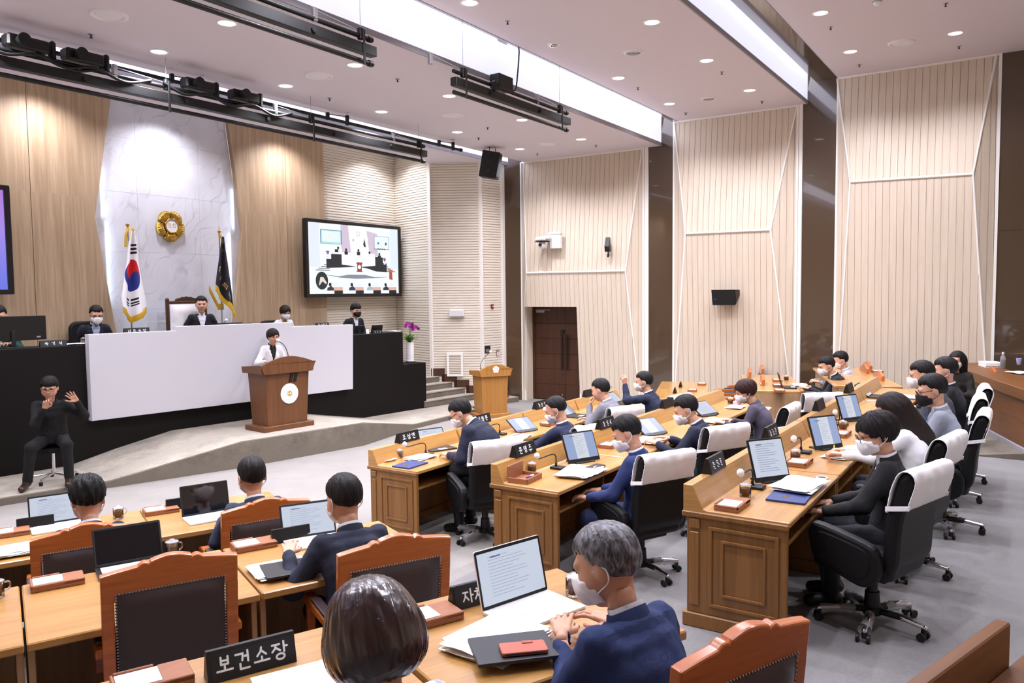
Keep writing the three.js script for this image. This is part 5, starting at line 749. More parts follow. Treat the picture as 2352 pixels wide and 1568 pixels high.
function hairF(style) {
  const strand = (x, y, z, k) => { const a = atan2(x, z + .01), r = hypot(x, z); return k * (.5 * noise3(a * 5, y * 8, 4) + .35 * noise3(a * 13 + r * 20, y * 6, 9) + .2 * noise3(x * 60, y * 14, z * 60)); };
  const fade = (e, w = .04) => { const t = max(0, min(1, e / w)); return t * (2 - t); };
  const short = (th, front, vol, rough) => (x, y, z) => { const line = (z < -.035 ? front : z < .015 ? front - (z + .035) * (front + .01) / .05 : -.01 - (z - .015) * .75) + .011 * noise3(x * 26, z * 26, 2), e = y - line, d = cranium(x, y, z) - th * fade(e) - vol * max(0, y - .03) - strand(x, y, z, rough) * fade(e); return max(d, -e * .7); };
  if (style === 'short') return short(.011, .068, .06, .004);
  if (style === 'messy') return short(.018, .06, .14, .011);
  if (style === 'thin') return short(.011, .085, .0, .003);
  if (style === 'boy') return short(.017, .036, .06, .006);
  if (style === 'shortF') return (x, y, z) => { const line = z < -.055 ? .05 - abs(x + .02) * .55 : z < -.005 ? -.01 : -.055 - z * .5, e = y - line + .006 * noise3(x * 30, z * 30, 2), d = ell([0, .03, .016], [.084, .094, .105])(x, y, z) - .014 * fade(e, .03) - strand(x, y, z, .006); return max(d, -e * .8); };
  if (style === 'bob') return (x, y, z) => { const d = union([ell([0, .03, .018], [.096, .1, .112]), ell([0, -.04, .02], [.11, .078, .108])], .06)(x, y, z) - .006 - strand(x, y, z, .0035); const face = max(abs(x) - .062, z + .045), cut = max(-.108 - y + .01 * noise3(x * 24, z * 24, 2), -max(face, y - .06)); return max(d, cut * .9); };
  return (x, y, z) => { const d = union([ell([0, .03, .015], [.09, .098, .108]), cap([0, -.03, .06], [0, -.28, .1], .085, .07), cap([.05, 0, .02], [.07, -.25, .04], .055, .035), cap([-.05, 0, .02], [-.07, -.25, .04], .055, .035)], .05)(x, y, z) - strand(x, y, z, .004); const face = max(abs(x) - .06, z + .03); return max(d, -max(face, y - .062)); };
}
const hairGeo = (s, c) => once(s + c, () => surf([-.14, s === 'long' ? -.4 : -.16, -.15], [.14, .16, .19], c, hairF(s)));
const maskGeo = () => once('mask', () => { const puff = union([ell([0, -.045, -.075], [.062, .05, .05]), cap([0, .005, -.1], [0, -.075, -.1], .03, .026)], .03); return surf([-.1, -.13, -.15], [.1, .04, .0], .006, (x, y, z) => { let d = min(headF(x, y, z) - .006, puff(x, y, z)); d = max(d, y - .004 + abs(x) * .25, -.108 - y + abs(x) * .35, z + .028, abs(x) - .074); return d; }); });
const loopGeo = s => once('loop' + s, () => tube([[s * .066, -.005, -.035], [s * .078, .012, -.005], [s * .084, .012, .03], [s * .084, -.025, .03], [s * .07, -.06, -.03]], .0022, 16, 5));
const glassesGeo = () => once('glasses', () => join([...[1, -1].map(s => new THREE.TorusGeometry(.023, .0022, 6, 22).scale(1.1, .85, 1).translate(s * .033, .01, -.11)), bar([-.01, .013, -.112], [.01, .013, -.112], .002, 6), ...[1, -1].map(s => bar([s * .058, .014, -.108], [s * .082, .014, .01], .0022, 6))]));
const eyeGeo = s => once('eye' + s, () => sph(.011, s * .031, .011, -.084, 1.25, .5, .9, 10)), browGeo = s => once('brow' + s, () => bar([s * .016, .031, -.094], [s * .046, .033, -.082], .004, 6, .0025));
const lipsGeo = () => once('lips', () => join([sph(.01, 0, -.057, -.0955, 1.9, .45, .5, 10)]));
// ---- hands: wrist at the origin, fingers along -z, palm down; thumb towards -x (a right hand)
function handGeo(curl, key, c = .0048, spread = .12, thumb = .5) {
  return once('hand' + key + c, () => {
    const fs = [], pts = [], seg = (a, b, r, r2) => { fs.push(cap(a, b, r, r2)); pts.push(a, b); };
    const K = [[-.03, .004, -.085], [-.01, .006, -.09], [.011, .004, -.085], [.03, 0, -.076]], Ln = [[.042, .025, .02], [.046, .03, .022], [.043, .027, .021], [.034, .02, .018]];
    K.forEach((k, i) => { seg([k[0] * .55, 0, -.005], k, .0135, .0115); let p = k, ang = -.15, yaw = (i - 1.5) * spread; Ln[i].forEach((l, j) => { ang += curl[i + 1] * [.6, 1, .8][j]; const d = [sin(yaw) * cos(ang), -sin(ang), -cos(ang) * cos(yaw)], q = [p[0] + d[0] * l, p[1] + d[1] * l, p[2] + d[2] * l]; seg(p, q, .0092 - j * .0008, .0084 - j * .0008); p = q; }); });
    const t0 = [-.022, -.006, -.025], t1 = [-.05, -.012 - .01 * curl[0], -.055], t2 = [-.05 - .02 * thumb, -.014 - .02 * curl[0], -.09], t3 = [-.045 - .03 * thumb + .02 * curl[0], -.018 - .02 * curl[0], -.112]; seg(t0, t1, .015, .012); seg(t1, t2, .0112, .0095); seg(t2, t3, .0092, .0078);
    fs.push(cap([-.02, 0, -.02], [.02, 0, -.02], .014)); seg([0, 0, .03], [0, 0, -.01], .023, .02);
    return surf(...box3(fs, pts, .02), c, union(fs, .007));
  });
}
const skinMats = {}; const skin = c => skinMats[c] || (skinMats[c] = phy(c, .55, { sheen: .1 }));
const cloths = {}; const cloth = (c, r = .85) => cloths[c + r] || (cloths[c + r] = std(c, r, { bumpMap: clothBump, bumpScale: .0008 }));
const hairBump = tex(256, 256, (u, v) => .5 + .3 * noise3(u * 60, v * 5, 1) + .25 * noise3(u * 130, v * 9, 4), [9, 5], false);
const hairMats = {}; const hairMat = c => hairMats[c] || (hairMats[c] = phy(c, .55, { specularIntensity: .55, bumpMap: hairBump, bumpScale: .0016 }));
const stripes = std(0xffffff, .85, { map: tex(64, 8, u => (u * 4 % 1) < .5 ? [.92, .93, .95] : [.72, .76, .8], [6, 6]) });
const add = (a, b, k = 1) => [a[0] + b[0] * k, a[1] + b[1] * k, a[2] + b[2] * k], sub3 = (a, b) => [a[0] - b[0], a[1] - b[1], a[2] - b[2]], len3 = a => hypot(...a), nrm = a => { const l = len3(a) || 1; return a.map(x => x / l); }, dot = (a, b) => a[0] * b[0] + a[1] * b[1] + a[2] * b[2], crs = (a, b) => [a[1] * b[2] - a[2] * b[1], a[2] * b[0] - a[0] * b[2], a[0] * b[1] - a[1] * b[0]];
const HS = 1.12;
function person(label, o) {
  const { sc = 1, lean = 12, hunch = 10, hp = 15, hy = 0, hr = 0, ry = 0, female = 0, jacket = 0x1b2238, shirt = 0xe4e6ee, pants = 0x14161f, hair = 'short', hairC = 0x0d0b0b, mask = M.mask, glasses, skinC = 0xc8967a, cell = .014, stand, open = .055, bald, noShirt, bag, pale } = o;
  const S = female ? .92 * sc : sc, fl = lean * D2R, dir = a => [0, cos(a), -sin(a)];
  const S0 = female ? .92 * sc : sc; let seat = o.seat ?? .5;
  if (o.crown) { const a0 = lean * D2R, a1 = a0 + hunch * D2R, a2 = a1 + hp * D2R * .45, a3 = a0 * .3 + hp * D2R; seat = o.crown - S0 * (.085 + .27 * cos(a0) + .235 * cos(a1) + .165 * cos(a2) + HS * (.128 * cos(a3) + .012 * sin(a3))); }
  const hipY = stand ? .86 * S : seat + .085 * S, P = [0, hipY, 0], C = add(P, dir(fl), .27 * S), N = add(C, dir(fl + hunch * D2R), .235 * S), na = fl + hunch * D2R + hp * D2R * .45, Hc = add(add(N, dir(na), .165 * S), [0, 0, -.012]);
  // head transform
  const hm = new THREE.Matrix4().makeTranslation(...Hc).multiply(new THREE.Matrix4().makeRotationFromEuler(new THREE.Euler(-(fl * .3 + hp * D2R), hy * D2R, hr * D2R, 'YXZ'))).multiply(new THREE.Matrix4().makeScale(S * HS, S * HS, S * HS));
  const crownPt = V3(0, .128, .012).applyMatrix4(hm);
  // place it: the crown of the head lies on the given pixel
  let base = o.at;
  if (!base) { const w = o.headZ ? onZ(...o.head, o.headZ) : onY(...o.head, o.floor + crownPt.y), c = cos(ry), s = sin(ry); base = [w[0] - (crownPt.x * c + crownPt.z * s), o.headZ ? w[1] - crownPt.y : o.floor, w[2] - (-crownPt.x * s + crownPt.z * c)]; }
  const t = thing('person', label, 'person', base, ry);
  const shw = (female ? .138 : .155) * S, sh = s => add(add(N, dir(fl), -.055 * S), [s * shw, 0, 0]), wid = female ? .92 : 1;
  const arms = [[-1, o.hl || [-.16, seat + .3, -.38]], [1, o.hr2 || o.hand || [.16, seat + .3, -.38]]].map(([s, h]) => {
    const A = sh(s), l1 = .285 * S, l2 = .25 * S; let d = sub3(h, A), L = len3(d); if (L > l1 + l2 - .01) { d = nrm(d).map(x => x * (l1 + l2 - .01)); L = l1 + l2 - .01; h = add(A, d); }
    const u = nrm(d), ca = (l1 * l1 + L * L - l2 * l2) / (2 * l1 * L), pole = o.pole || [s * .55, -1, .35], pp = nrm(sub3(pole, u.map(x => x * dot(pole, u)))), E = add(add(A, u, l1 * ca), pp, l1 * sqrt(max(0, 1 - ca * ca))); return { s, A, E, H: h };
  });
  const legs = [-1, 1].map(s => stand ? [[s * .085 * S, hipY, 0], [s * .09 * S, .46 * S, -.01], [s * .09 * S, .08, .02], [s * .1 * S, .035, -.12]] : (o.legs ? o.legs(s) : [[s * .09 * S, hipY - .01, -.02], [s * .12, seat + .05, -.4 * S], [s * .12, .09, -.36 * S], [s * .13, .04, -.5 * S]]));
  const l1 = .27 * S, l2 = .235 * S, LT = l1 + l2, prof = (tab, t) => { if (t <= tab[0][0]) return tab[0][1]; for (let i = 1; i < tab.length; i++) if (t <= tab[i][0]) { const [a, b] = [tab[i - 1], tab[i]], f = (t - a[0]) / (b[0] - a[0]), g = f * f * (3 - 2 * f); return a[1] + (b[1] - a[1]) * g; } return tab[tab.length - 1][1]; };
  const Wt = female ? [[-.3, .185], [0, .178], [.35, .146], [.65, .15], [.82, .142], [.93, .105], [1.02, .058], [1.2, .054]] : [[-.3, .172], [0, .17], [.35, .162], [.65, .17], [.82, .166], [.93, .125], [1.02, .066], [1.2, .06]], Dt = female ? [[-.3, .14], [0, .135], [.35, .112], [.65, .125], [.82, .098], [.93, .078], [1.02, .058], [1.2, .054]] : [[-.3, .135], [0, .134], [.35, .128], [.65, .132], [.82, .108], [.93, .084], [1.02, .064], [1.2, .06]];
  const u1 = dir(fl), u2 = dir(fl + hunch * D2R), torsoF = (k, tm = 1.16) => (x, y, z) => {
    const py = y - P[1], pz = z - P[2], s1 = py * u1[1] + pz * u1[2], qy = y - C[1], qz = z - C[2], s2 = qy * u2[1] + qz * u2[2], up = s1 > l1 * .99 || s2 > 0; let s = up ? l1 + max(0, s2) : s1, v = up ? qz * u2[1] - qy * u2[2] : pz * u1[1] - py * u1[2];
    const b = max(0, min(1, .5 + s2 / .16)); v = (pz * u1[1] - py * u1[2]) * (1 - b) + (qz * u2[1] - qy * u2[2]) * b; s = s1 * (1 - b) + (l1 + s2) * b;
    const t = s / LT, w = prof(Wt, t) * S + k, d = prof(Dt, t) * S + k, e = hypot(x / w, v / d), over = max(-.13 * LT - s, s - tm * LT); return max((e - 1) * min(w, d), over);
  }, torso = k => [torsoF(k)];
  const pts = [P, C, N, sh(-1), sh(1)];
  // body: head and hands on their own fine grids, the rest under the clothes
  const hg = o.near ? .0045 : .0066, parts = [headGeo(hg).clone().applyMatrix4(hm)], bodyF = [torsoF(-.03, .86), cap(add(N, dir(fl), -.07 * S), add(N, dir(na), .06 * S), .05 * S, .052 * S)], bpts = [...pts];
  for (const a of arms) { bodyF.push(cap(a.A, a.E, .036, .032), cap(a.E, a.H, .034, .024)); bpts.push(a.E, a.H); }
  if (!o.noLegs) for (const l of legs) { bodyF.push(cap(l[0], l[1], .06, .045), cap(l[1], l[2], .042, .03)); bpts.push(l[0], l[1], l[2]); }
  parts.push(surf(...box3(0, bpts, .14), .024, union(bodyF, .03)));
  arms.forEach((a, i) => {
    const f = nrm(sub3(a.H, a.E)), hd = (i ? o.dirR : o.dirL) || nrm([f[0] - a.s * .12, f[1] * .35, f[2]]), up = (i ? o.upR : o.upL) || [0, 1, 0], x = nrm(crs(up, hd.map(v => -v))), y = crs(hd.map(v => -v), x), m = new THREE.Matrix4().makeBasis(V3(...x), V3(...y), V3(...hd.map(v => -v))).setPosition(...a.H), pose = (i ? o.poseR : o.poseL) || 'relaxed';
    const g = ({ relaxed: () => handGeo([.4, .35, .42, .48, .55], 'relaxed'), fist: () => handGeo([1, 1.25, 1.3, 1.3, 1.3], 'fist', .0048, .03, .1), open: () => handGeo([0, .06, .05, .08, .12], 'open', .0038, .16, 1.4), pinch: () => handGeo([.9, .55, .95, 1.1, 1.15], 'pinch', .004, .05, .2), hold: () => handGeo([.7, .7, .8, .85, .9], 'hold') })[pose]().clone();
    const sgn = i ? 1 : -1; if (sgn < 0) { g.scale(-1, 1, 1); const ix = g.index.array; for (let k = 0; k < ix.length; k += 3) [ix[k], ix[k + 1]] = [ix[k + 1], ix[k]]; g.computeVertexNormals(); } g.scale(S, S, S); parts.push(g.applyMatrix4(m));
  });
  mesh('body', parts, skin(skinC), t);
  // clothes
  const fold = (x, y, z, k) => k * (noise3(x * 9 + 3 * base[0], y * 7, z * 9) + .5 * noise3(x * 21, y * 15 + base[2], z * 21)), ci = cos(-fl), si = sin(-fl);
  const jf = [torsoF(.004, .985)]; const jp = [...pts]; if (!o.short) for (const a of arms) { const w = add(a.H, sub3(a.E, a.H), .1); jf.push(cap(a.A, a.E, .059 * S, .05 * S), cap(a.E, w, .049 * S, .037 * S)); jp.push(a.E, w); } else for (const a of arms) { const w = add(a.A, sub3(a.E, a.A), .9); jf.push(cap(a.A, w, .062 * S, .06 * S)); jp.push(w); }
  const jw = union(jf, .045), neckCut = cap(add(N, dir(na), -.01), add(N, dir(na), .12), .066 * S, .075 * S), hem = hipY - (o.hem ?? .05);
  const jacketF = (x, y, z) => {
    let d = jw(x, y, z) - fold(x, y, z, .005) - .002; d = max(d, -neckCut(x, y, z), hem - y);
    if (open) { const ly = (y - hipY) * ci + z * si, lz = -(y - hipY) * si + z * ci, k = (ly - .2 * S) / (.3 * S); if (k > 0 && lz < -.01) { const w = open * min(1.15, k) - abs(x); d = max(d, w); } }
    return d;
  };
  mesh(o.top || 'jacket', surf(...box3(0, jp, .17), cell, jacketF), o.topMat || cloth(jacket), t);
  const axis = nrm(add(dir(na), dir(fl))), fwd = [0, axis[2], -axis[1]], ring = (r0, r1, h0, h1, back, a0, a1, th) => thick(36, 4, (u, v) => { const a = a0 + (a1 - a0) * u, r = (r0 + (r1 - r0) * v) * S, h = (h0 + (h1 - h0) * v + back * max(0, cos(a)) * v) * S, c = add(N, axis, h); return [c[0] + r * sin(a), c[1] - fwd[1] * r * cos(a), c[2] - fwd[2] * r * cos(a)]; }, th);
  if (open && !noShirt) { const sf = torsoF(-.01, .97); mesh(o.inner || 'shirt', surf(...box3(0, pts, .15), .0105, (x, y, z) => { const lz = -(y - hipY) * si + z * ci; return max(sf(x, y, z), lz + .005, hipY - .02 - y, ((y - hipY) * ci + z * si) - .5 * S); }), cloth(shirt, .8), t); mesh('shirt_collar', ring(.071, .062, -.03, .03, .014, -PI * .93, PI * .93, .004), cloth(shirt, .8), t); }
  if (!o.short && o.top !== 'blouse') mesh('jacket_collar', ring(.088, .069, -.05, .014, .016, -PI * .72, PI * .72, .006), o.topMat || cloth(jacket), t); else if (o.top === 'blouse') mesh('neckline', ring(.08, .07, -.035, -.005, .01, -PI, PI, .004), o.topMat || cloth(jacket), t);
  if (!o.noLegs) {
    const pf = union([cap([-.07 * S, hipY - .01, .01], [.07 * S, hipY - .01, .01], .125 * S, .125 * S, 1.1), ...legs.flatMap(l => [cap(l[0], l[1], .088 * S, .068 * S), cap(l[1], l[2], .066 * S, .055 * S)])], .03); mesh('trousers', surf(...box3(0, legs.flat(), .15), .017, (x, y, z) => max(pf(x, y, z) - fold(x, y, z, .004), y - hipY - .06, .07 - y)), cloth(pants), t);
    for (const l of legs) mesh('shoe', surf(...box3(0, [l[2], l[3]], .07), .009, (x, y, z) => max(union([cap(add(l[2], [0, -.02, .03]), l[3], .045, .038), cap(l[2], add(l[2], [0, .01, 0]), .045)], .02)(x, y, z), -y + .002)), o.shoeMat || M.satin, t);
  }
  const put = (n, g, m, l) => { const q = mesh(n, g.clone().applyMatrix4(hm), m, t); if (l) q.userData.label = l; return q; };
  if (hair) put('hair', hairGeo(hair, o.near ? .004 : .0068), o.hairM || hairMat(hairC));
  for (const e of [1, -1]) { put('eye', eyeGeo(e), M.satin); put('eyebrow', browGeo(e), hairMat(hairC === 0x6a6a70 ? 0x2a2626 : hairC)); }
  if (mask) { put('face_mask', maskGeo(), mask); for (const e of [1, -1]) put('ear_loop', loopGeo(e), mask); } else put('lips', lipsGeo(), skin(0xa85a50));
  if (glasses) put('glasses', glassesGeo(), M.black);
  if (o.tie) mesh('neck_ribbon', ext([[-.012, 0], [.012, 0], [.02, -.3], [0, -.33], [-.02, -.3]], .006, .001).rotateX(-fl * .6).translate(N[0], N[1] - .02, N[2] - .1), std(o.tie, .6), t);
  return { t, base, N, Hc, arms };
}
// ---- the council members
const NAVY = 0x1a2240, row = [0, F2, F3];
const reach = (y, z = -.42, w = .15) => ({ hl: [-w, y, z], hand: [w, y, z + .03] });
person('man in a navy suit and glasses reading papers at the first front-row desk', { head: [1043, 920], crown: 1.34, floor: 0, ry: .12, lean: 22, hunch: 18, hp: 28, hy: 14, jacket: 0x141a30, glasses: 1, ...reach(.79, -.48, .12) });
person('balding man in a blue suit holding a red pen at the second front-row desk', { head: [1264, 912], crown: 1.33, floor: 0, ry: .1, lean: 0, hunch: 8, hp: 30, hy: 12, jacket: NAVY, hair: 'thin', hl: [-.2, .79, -.5], hand: [.15, .79, -.42], poseL: 'pinch' });
person('man in a light grey suit resting his chin on his hand', { head: [1374, 870], crown: 1.33, floor: 0, ry: .05, lean: 10, hunch: 12, hp: 16, jacket: 0x77777f, mask: null, hl: [-.05, 1.0, -.36], hand: [.1, .79, -.42], poseL: 'fist', upL: [-.3, 0, -.9], dirL: [.1, .85, .25] });
person('man in a navy suit raising his fist beside his face', { head: [1477, 853], crown: 1.33, floor: 0, ry: .1, lean: 7, hunch: 10, hp: 8, hy: 8, jacket: 0x161e38, hl: [-.24, 1.17, -.36], hand: [.15, .79, -.4], poseL: 'fist', upL: [-.6, .1, .7], dirL: [-.2, .95, -.1] });
person('man in a bright blue suit looking down at the first middle-row desk', { head: [1423, 957], crown: 1.27, floor: F2, ry: .15, lean: 1, hunch: 8, hp: 30, hy: 12, jacket: 0x1d2c5c, pants: 0x151f45, hl: [-.15, .62, -.4], hand: [.15, .62, -.38] });
person('man in a navy suit leaning over an open booklet in the middle row', { head: [1563, 909], crown: 1.25, floor: F2, ry: .12, lean: 12, hunch: 12, hp: 24, hy: 14, jacket: 0x141a32, ...reach(.79, -.5, .16) });
person('woman with short brown hair in a purple-grey jacket', { head: [1704, 873], crown: 1.27, floor: F2, ry: .15, female: 1, lean: 11, hunch: 12, hp: 20, hy: 14, jacket: 0x4a4454, hair: 'shortF', hairC: 0x2e150d, open: 0, ...reach(.79, -.42, .12) });
person('woman in a black jacket with glasses and a white mask, hand on her lap', { head: [2000, 948], crown: 1.28, floor: F3, ry: .16, female: 1, sc: 1.05, lean: 0, hunch: 8, hp: 22, hy: 12, jacket: 0x0d0d10, hair: 'shortF', hairC: 0x120c0c, glasses: 1, near: 1, cell: .012, hl: [-.14, .64, -.4], hand: [.14, .64, -.36], open: .06 });
person('long-haired woman in a white top writing with a yellow pencil', { head: [2030, 903], crown: 1.28, floor: F3, ry: .1, female: 1, lean: 5, hunch: 12, hp: 28, hy: 6, jacket: 0xeeeef0, hair: 'long', hairC: 0x1c0f0c, open: 0, top: 'blouse', hl: [-.14, .81, -.5], hand: [.05, .81, -.5], poseL: 'pinch', poseR: 'pinch', hem: .02 });
person('man in a pale grey jacket with a black mask and glasses', { head: [2133, 860], crown: 1.32, floor: F3, ry: .1, lean: 1, hunch: 8, hp: 18, hy: 8, jacket: 0x8a8f9c, mask: M.maskBlack, glasses: 1, tie: 0x2a5fd0, hl: [-.14, .72, -.4], hand: [.14, .72, -.4] });
person('man with thick black hair and a white mask in a dark grey jacket', { head: [2112, 829], crown: 1.33, floor: F3, ry: .1, lean: 9, hunch: 12, hp: 12, hy: 6, jacket: 0x3a3a42, ...reach(.79, -.42) });
person('man in a dark suit turning towards the woman by the wall', { head: [2168, 820], crown: 1.33, floor: F3, ry: .12, lean: 1, hunch: 6, hp: 10, hy: 0, jacket: 0x121318, ...reach(.75, -.38) });
// ---- officials by the panelled wall
person('man in a dark suit and white mask typing at the desk by the slatted wall', { head: [1893, 819], crown: 1.27, floor: F2, ry: .34, lean: 14, hunch: 12, hp: 16, hy: 10, jacket: 0x14161f, hl: [-.1, .8, -.52], hand: [.12, .8, -.48] });
person('man in a light grey jacket and white mask at the desk by the slatted wall', { head: [1926, 807], crown: 1.28, floor: F2, ry: .34, lean: 8, hunch: 10, hp: 14, hy: 6, jacket: 0xa4a8b2, hl: [-.14, .8, -.5], hand: [.14, .8, -.48] });
person('long-haired woman in a sheer black top and white mask by the slatted wall', { head: [2198, 805], crown: 1.25, floor: F3, ry: 1.05, female: 1, lean: 4, hunch: 6, hp: 6, hy: 10, jacket: 0x1c1712, hair: 'long', hairC: 0x0f0b0a, glasses: 1, open: 0, top: 'blouse', hl: [-.14, .68, -.3], hand: [.14, .68, -.3] });
// ---- officials on the leather armchairs
person('man with tousled black hair in a dark suit before a white laptop screen', { hair: 'messy', head: [198, 1099], crown: 1.26, floor: 0, ry: -TL, lean: 6, hunch: 10, hp: 24, jacket: 0x14182a, near: 1, ...reach(.79, -.42) });
person('man with neat black hair in a grey-blue suit beside a dark laptop', { head: [575, 1049], crown: 1.28, floor: 0, ry: -TL, lean: 4, hunch: 8, hp: 14, jacket: 0x28324a, near: 1, ...reach(.79, -.4) });
person('man with thinning hair in a navy suit leaning his arm on a black binder', { head: [782, 1089], crown: 1.26, floor: F2, ry: -TL - .05, lean: 8, hunch: 12, hp: 18, hy: 10, jacket: 0x191f33, hair: 'short', near: 1, cell: .011, hl: [-.28, .82, -.36], hand: [.18, .79, -.42], hairC: 0x14110f });
person('grey-haired man in a blue suit and white mask at a white laptop', { head: [1368, 1205], crown: 1.27, floor: F3, ry: -TL + .12, lean: 8, hunch: 12, hp: 20, hy: 22, jacket: 0x21325f, hair: 'short', hairC: 0x6a6a70, near: 1, cell: .01, hl: [.02, .8, -.46], hand: [.26, .79, -.4], hairM: phy(0xffffff, .45, { map: tex(256, 256, (u, v) => { const k = .5 + .5 * noise3(u * 26, v * 9, 3), j = .5 + .5 * noise3(u * 5, v * 5, 8); return mixc([.13, .12, .12], [.62, .62, .66], max(0, min(1, k * .55 + j * .6 - .1))); }, [4, 4]), clearcoat: .2, clearcoatRoughness: .4 }) });
person('woman with a glossy dark red bob in a striped top', { head: [825, 1331], crown: 1.31, floor: F3, ry: -TL + .1, female: 1, sc: 1.08, lean: 4, hunch: 10, hp: 26, hair: 'bob', hairC: 0x2c1110, jacket: 0xdfe2e8, topMat: stripes, top: 'blouse', open: 0, near: 1, cell: .01, ...reach(.79, -.42), hairM: phy(0x2a100f, .26, { clearcoat: .8, clearcoatRoughness: .22 }) });
// ---- the dais
person('presiding man in a dark jacket and open white shirt on the tall white chair', { head: [462, 680], headZ: -11.83, ry: PI - .42, lean: 4, hunch: 6, hp: 4, hy: -8, jacket: 0x11121a, mask: null, hl: [-.2, .72, -.2], hand: [.2, .72, -.2], open: .075, noLegs: 1 });
person('man in a dark jacket with white mask and glasses at the bench end', { head: [221, 702], headZ: -11.86, ry: PI - .2, lean: 8, hunch: 12, hp: 16, hy: -8, jacket: 0x151824, shirt: 0xb4c2e0, glasses: 1, hl: [-.2, .72, -.2], hand: [.2, .72, -.2], open: .07, noLegs: 1 });
person('woman in a white jacket and white mask at the bench', { head: [656, 702], headZ: -11.75, ry: PI - .25, female: 1, lean: 6, hunch: 10, hp: 16, hy: -6, jacket: 0xe8e8ee, shirt: 0xc8967a, hair: 'shortF', hairC: 0x170e0c, glasses: 1, hl: [-.18, .7, -.2], hand: [.18, .7, -.2], open: .05, noLegs: 1 });
person('young man in a black jacket and black mask at the bench', { head: [818, 697], headZ: -11.45, ry: PI - .15, lean: 6, hunch: 8, hp: 8, hy: -6, jacket: 0x14161f, mask: M.maskBlack, hair: 'boy', hl: [-.2, .7, -.2], hand: [.2, .7, -.2], open: .06, noLegs: 1 });
person('clerk with a white mask behind the bench monitor', { head: [-4, 702], headZ: -11.88, ry: PI - .3, lean: 8, hunch: 10, hp: 14, hy: -10, jacket: 0x17403c, hl: [-.1, .84, -.34], hand: [.2, .84, -.36], open: .06, noLegs: 1 });
// ---- the speaker and the interpreter on the stage
person('woman in a white jacket and black top speaking at the lectern', { head: [627, 755], headZ: -10.42, ry: PI - .22, female: 1, sc: 1.0, stand: 1, lean: 5, hunch: 8, hp: 8, hy: -4, jacket: 0xeeeef4, shirt: 0x0c0c10, inner: 'top', pants: 0xe8e8ee, hair: 'shortF', hairC: 0x1c0d0a, mask: null, hl: [-.24, 1.0, -.26], hand: [.22, 1.0, -.28], open: .07 });
const interp = person('man in black signing with both hands, seated below the bench', { head: [112, 866], floor: .095, ry: PI - .5, lean: 3, hunch: 8, hp: 10, hy: -6, seat: .46, jacket: 0x030304, pants: 0x040405, open: 0, mask: null, glasses: 1, hair: 'boy', hairC: 0x120d0b, hand: [.05, .98, -.33], hl: [-.3, 1.04, -.28], poseR: 'pinch', poseL: 'open', dirR: [-.25, .85, -.2], upR: [.2, -.1, .9], dirL: [.5, .65, -.1], upL: [-.1, .05, 1], cell: .012, shoeMat: std(0x2e1c16, .35), legs: s => [[s * .09, .54, -.02], [s * .15 + (s > 0 ? .06 : -.02), .52, -.4], [s * .17 + (s > 0 ? .1 : -.01), .09, -.36], [s * .19 + (s > 0 ? .13 : .02), .04, -.52]] });
// ================================================================ things on the desks
const H1 = .7405, H2 = F2 + .7405, H3 = F3 + .7405, LG = .147;
const rowNo = { 1: 'front', 2: 'middle', 3: 'back' }, deskOf = k => `${nth['abcde'.indexOf(k[1])]} ${rowNo[k[0]]}-row desk`, Hk = k => [H1, H2, H3][k[0] - 1];
const ledgeAt = (k, u, v) => { const p = onY(u, v, Hk(k) + LG), z = deskAt[k][2] - .612; return [p[0], Hk(k) + .1455, z]; };
for (const [k, u, v, txt] of [['1a', 940, 1012, '조상연'], ['1b', 1128, 972, '서영훈'], ['1c', 1288, 940, '~~~'], ['1d', 1400, 912, ''], ['2a', 1228, 1046, '윤명주'], ['2b', 1437, 985, '~~~'], ['2c', 1590, 938, '']]) nameplate(ledgeAt(k, u, v), 0, .33, txt, `black nameplate on the ledge of the ${deskOf(k)}`);
for (const [k, u, v, txt] of [['3a', 1676, 1082, '~~~'], ['3b', 1818, 1008, '~~~'], ['3c', 1966, 945, ''], ['3d', 2045, 905, '']]) nameplate(ledgeAt(k, u, v), 0, .3, txt, `black nameplate on the ledge of the ${deskOf(k)}`);
const on = (k, u, v, dy = 0) => onY(u, v, Hk(k) + dy);
laptop(on('1a', 1010, 1031), -.35, 'black laptop with a pale page on the first front-row desk', { tilt: 30, body: M.satin });
tablet(on('1b', 1208, 990), -.3, 'low tilted monitor on the second front-row desk', { tilt: 58 }); laptop(on('1c', 1326, 956), 0, 'flat-opened laptop before the man in grey', { tilt: 52, body: M.satin, screen: 1 }); laptop(on('1d', 1435, 926), 0, 'laptop before the man raising his fist', { tilt: 52, body: M.satin, screen: 0 });
tablet(on('2a', 1337, 1060), -.4, 'upright monitor with a white page on the first middle-row desk', { tilt: 24, w: .36, h: .25 }); tablet(on('2b', 1503, 998), -.35, 'low tilted monitor on the second middle-row desk', { tilt: 56 }); tablet(on('2c', 1627, 954), -.3, 'low tilted monitor on the third middle-row desk', { tilt: 56, screen: 0 });
tablet(on('3a', 1768, 1104), -.6, 'tall tilted monitor on the first back-row desk', { tilt: 20, w: .3, h: .27, screen: 2 }); tablet(on('3b', 1897, 1030), -.55, 'tall tilted monitor on the second back-row desk', { tilt: 20, w: .31, h: .25, screen: 1 }); tablet(on('3c', 1952, 966), -.5, 'tall tilted monitor on the third back-row desk', { tilt: 20, w: .3, h: .24, screen: 1 }); laptop(on('3d', 2022, 912), 0, 'laptop leaning far open on the fourth back-row desk', { tilt: 50, screen: 0, body: M.satin });
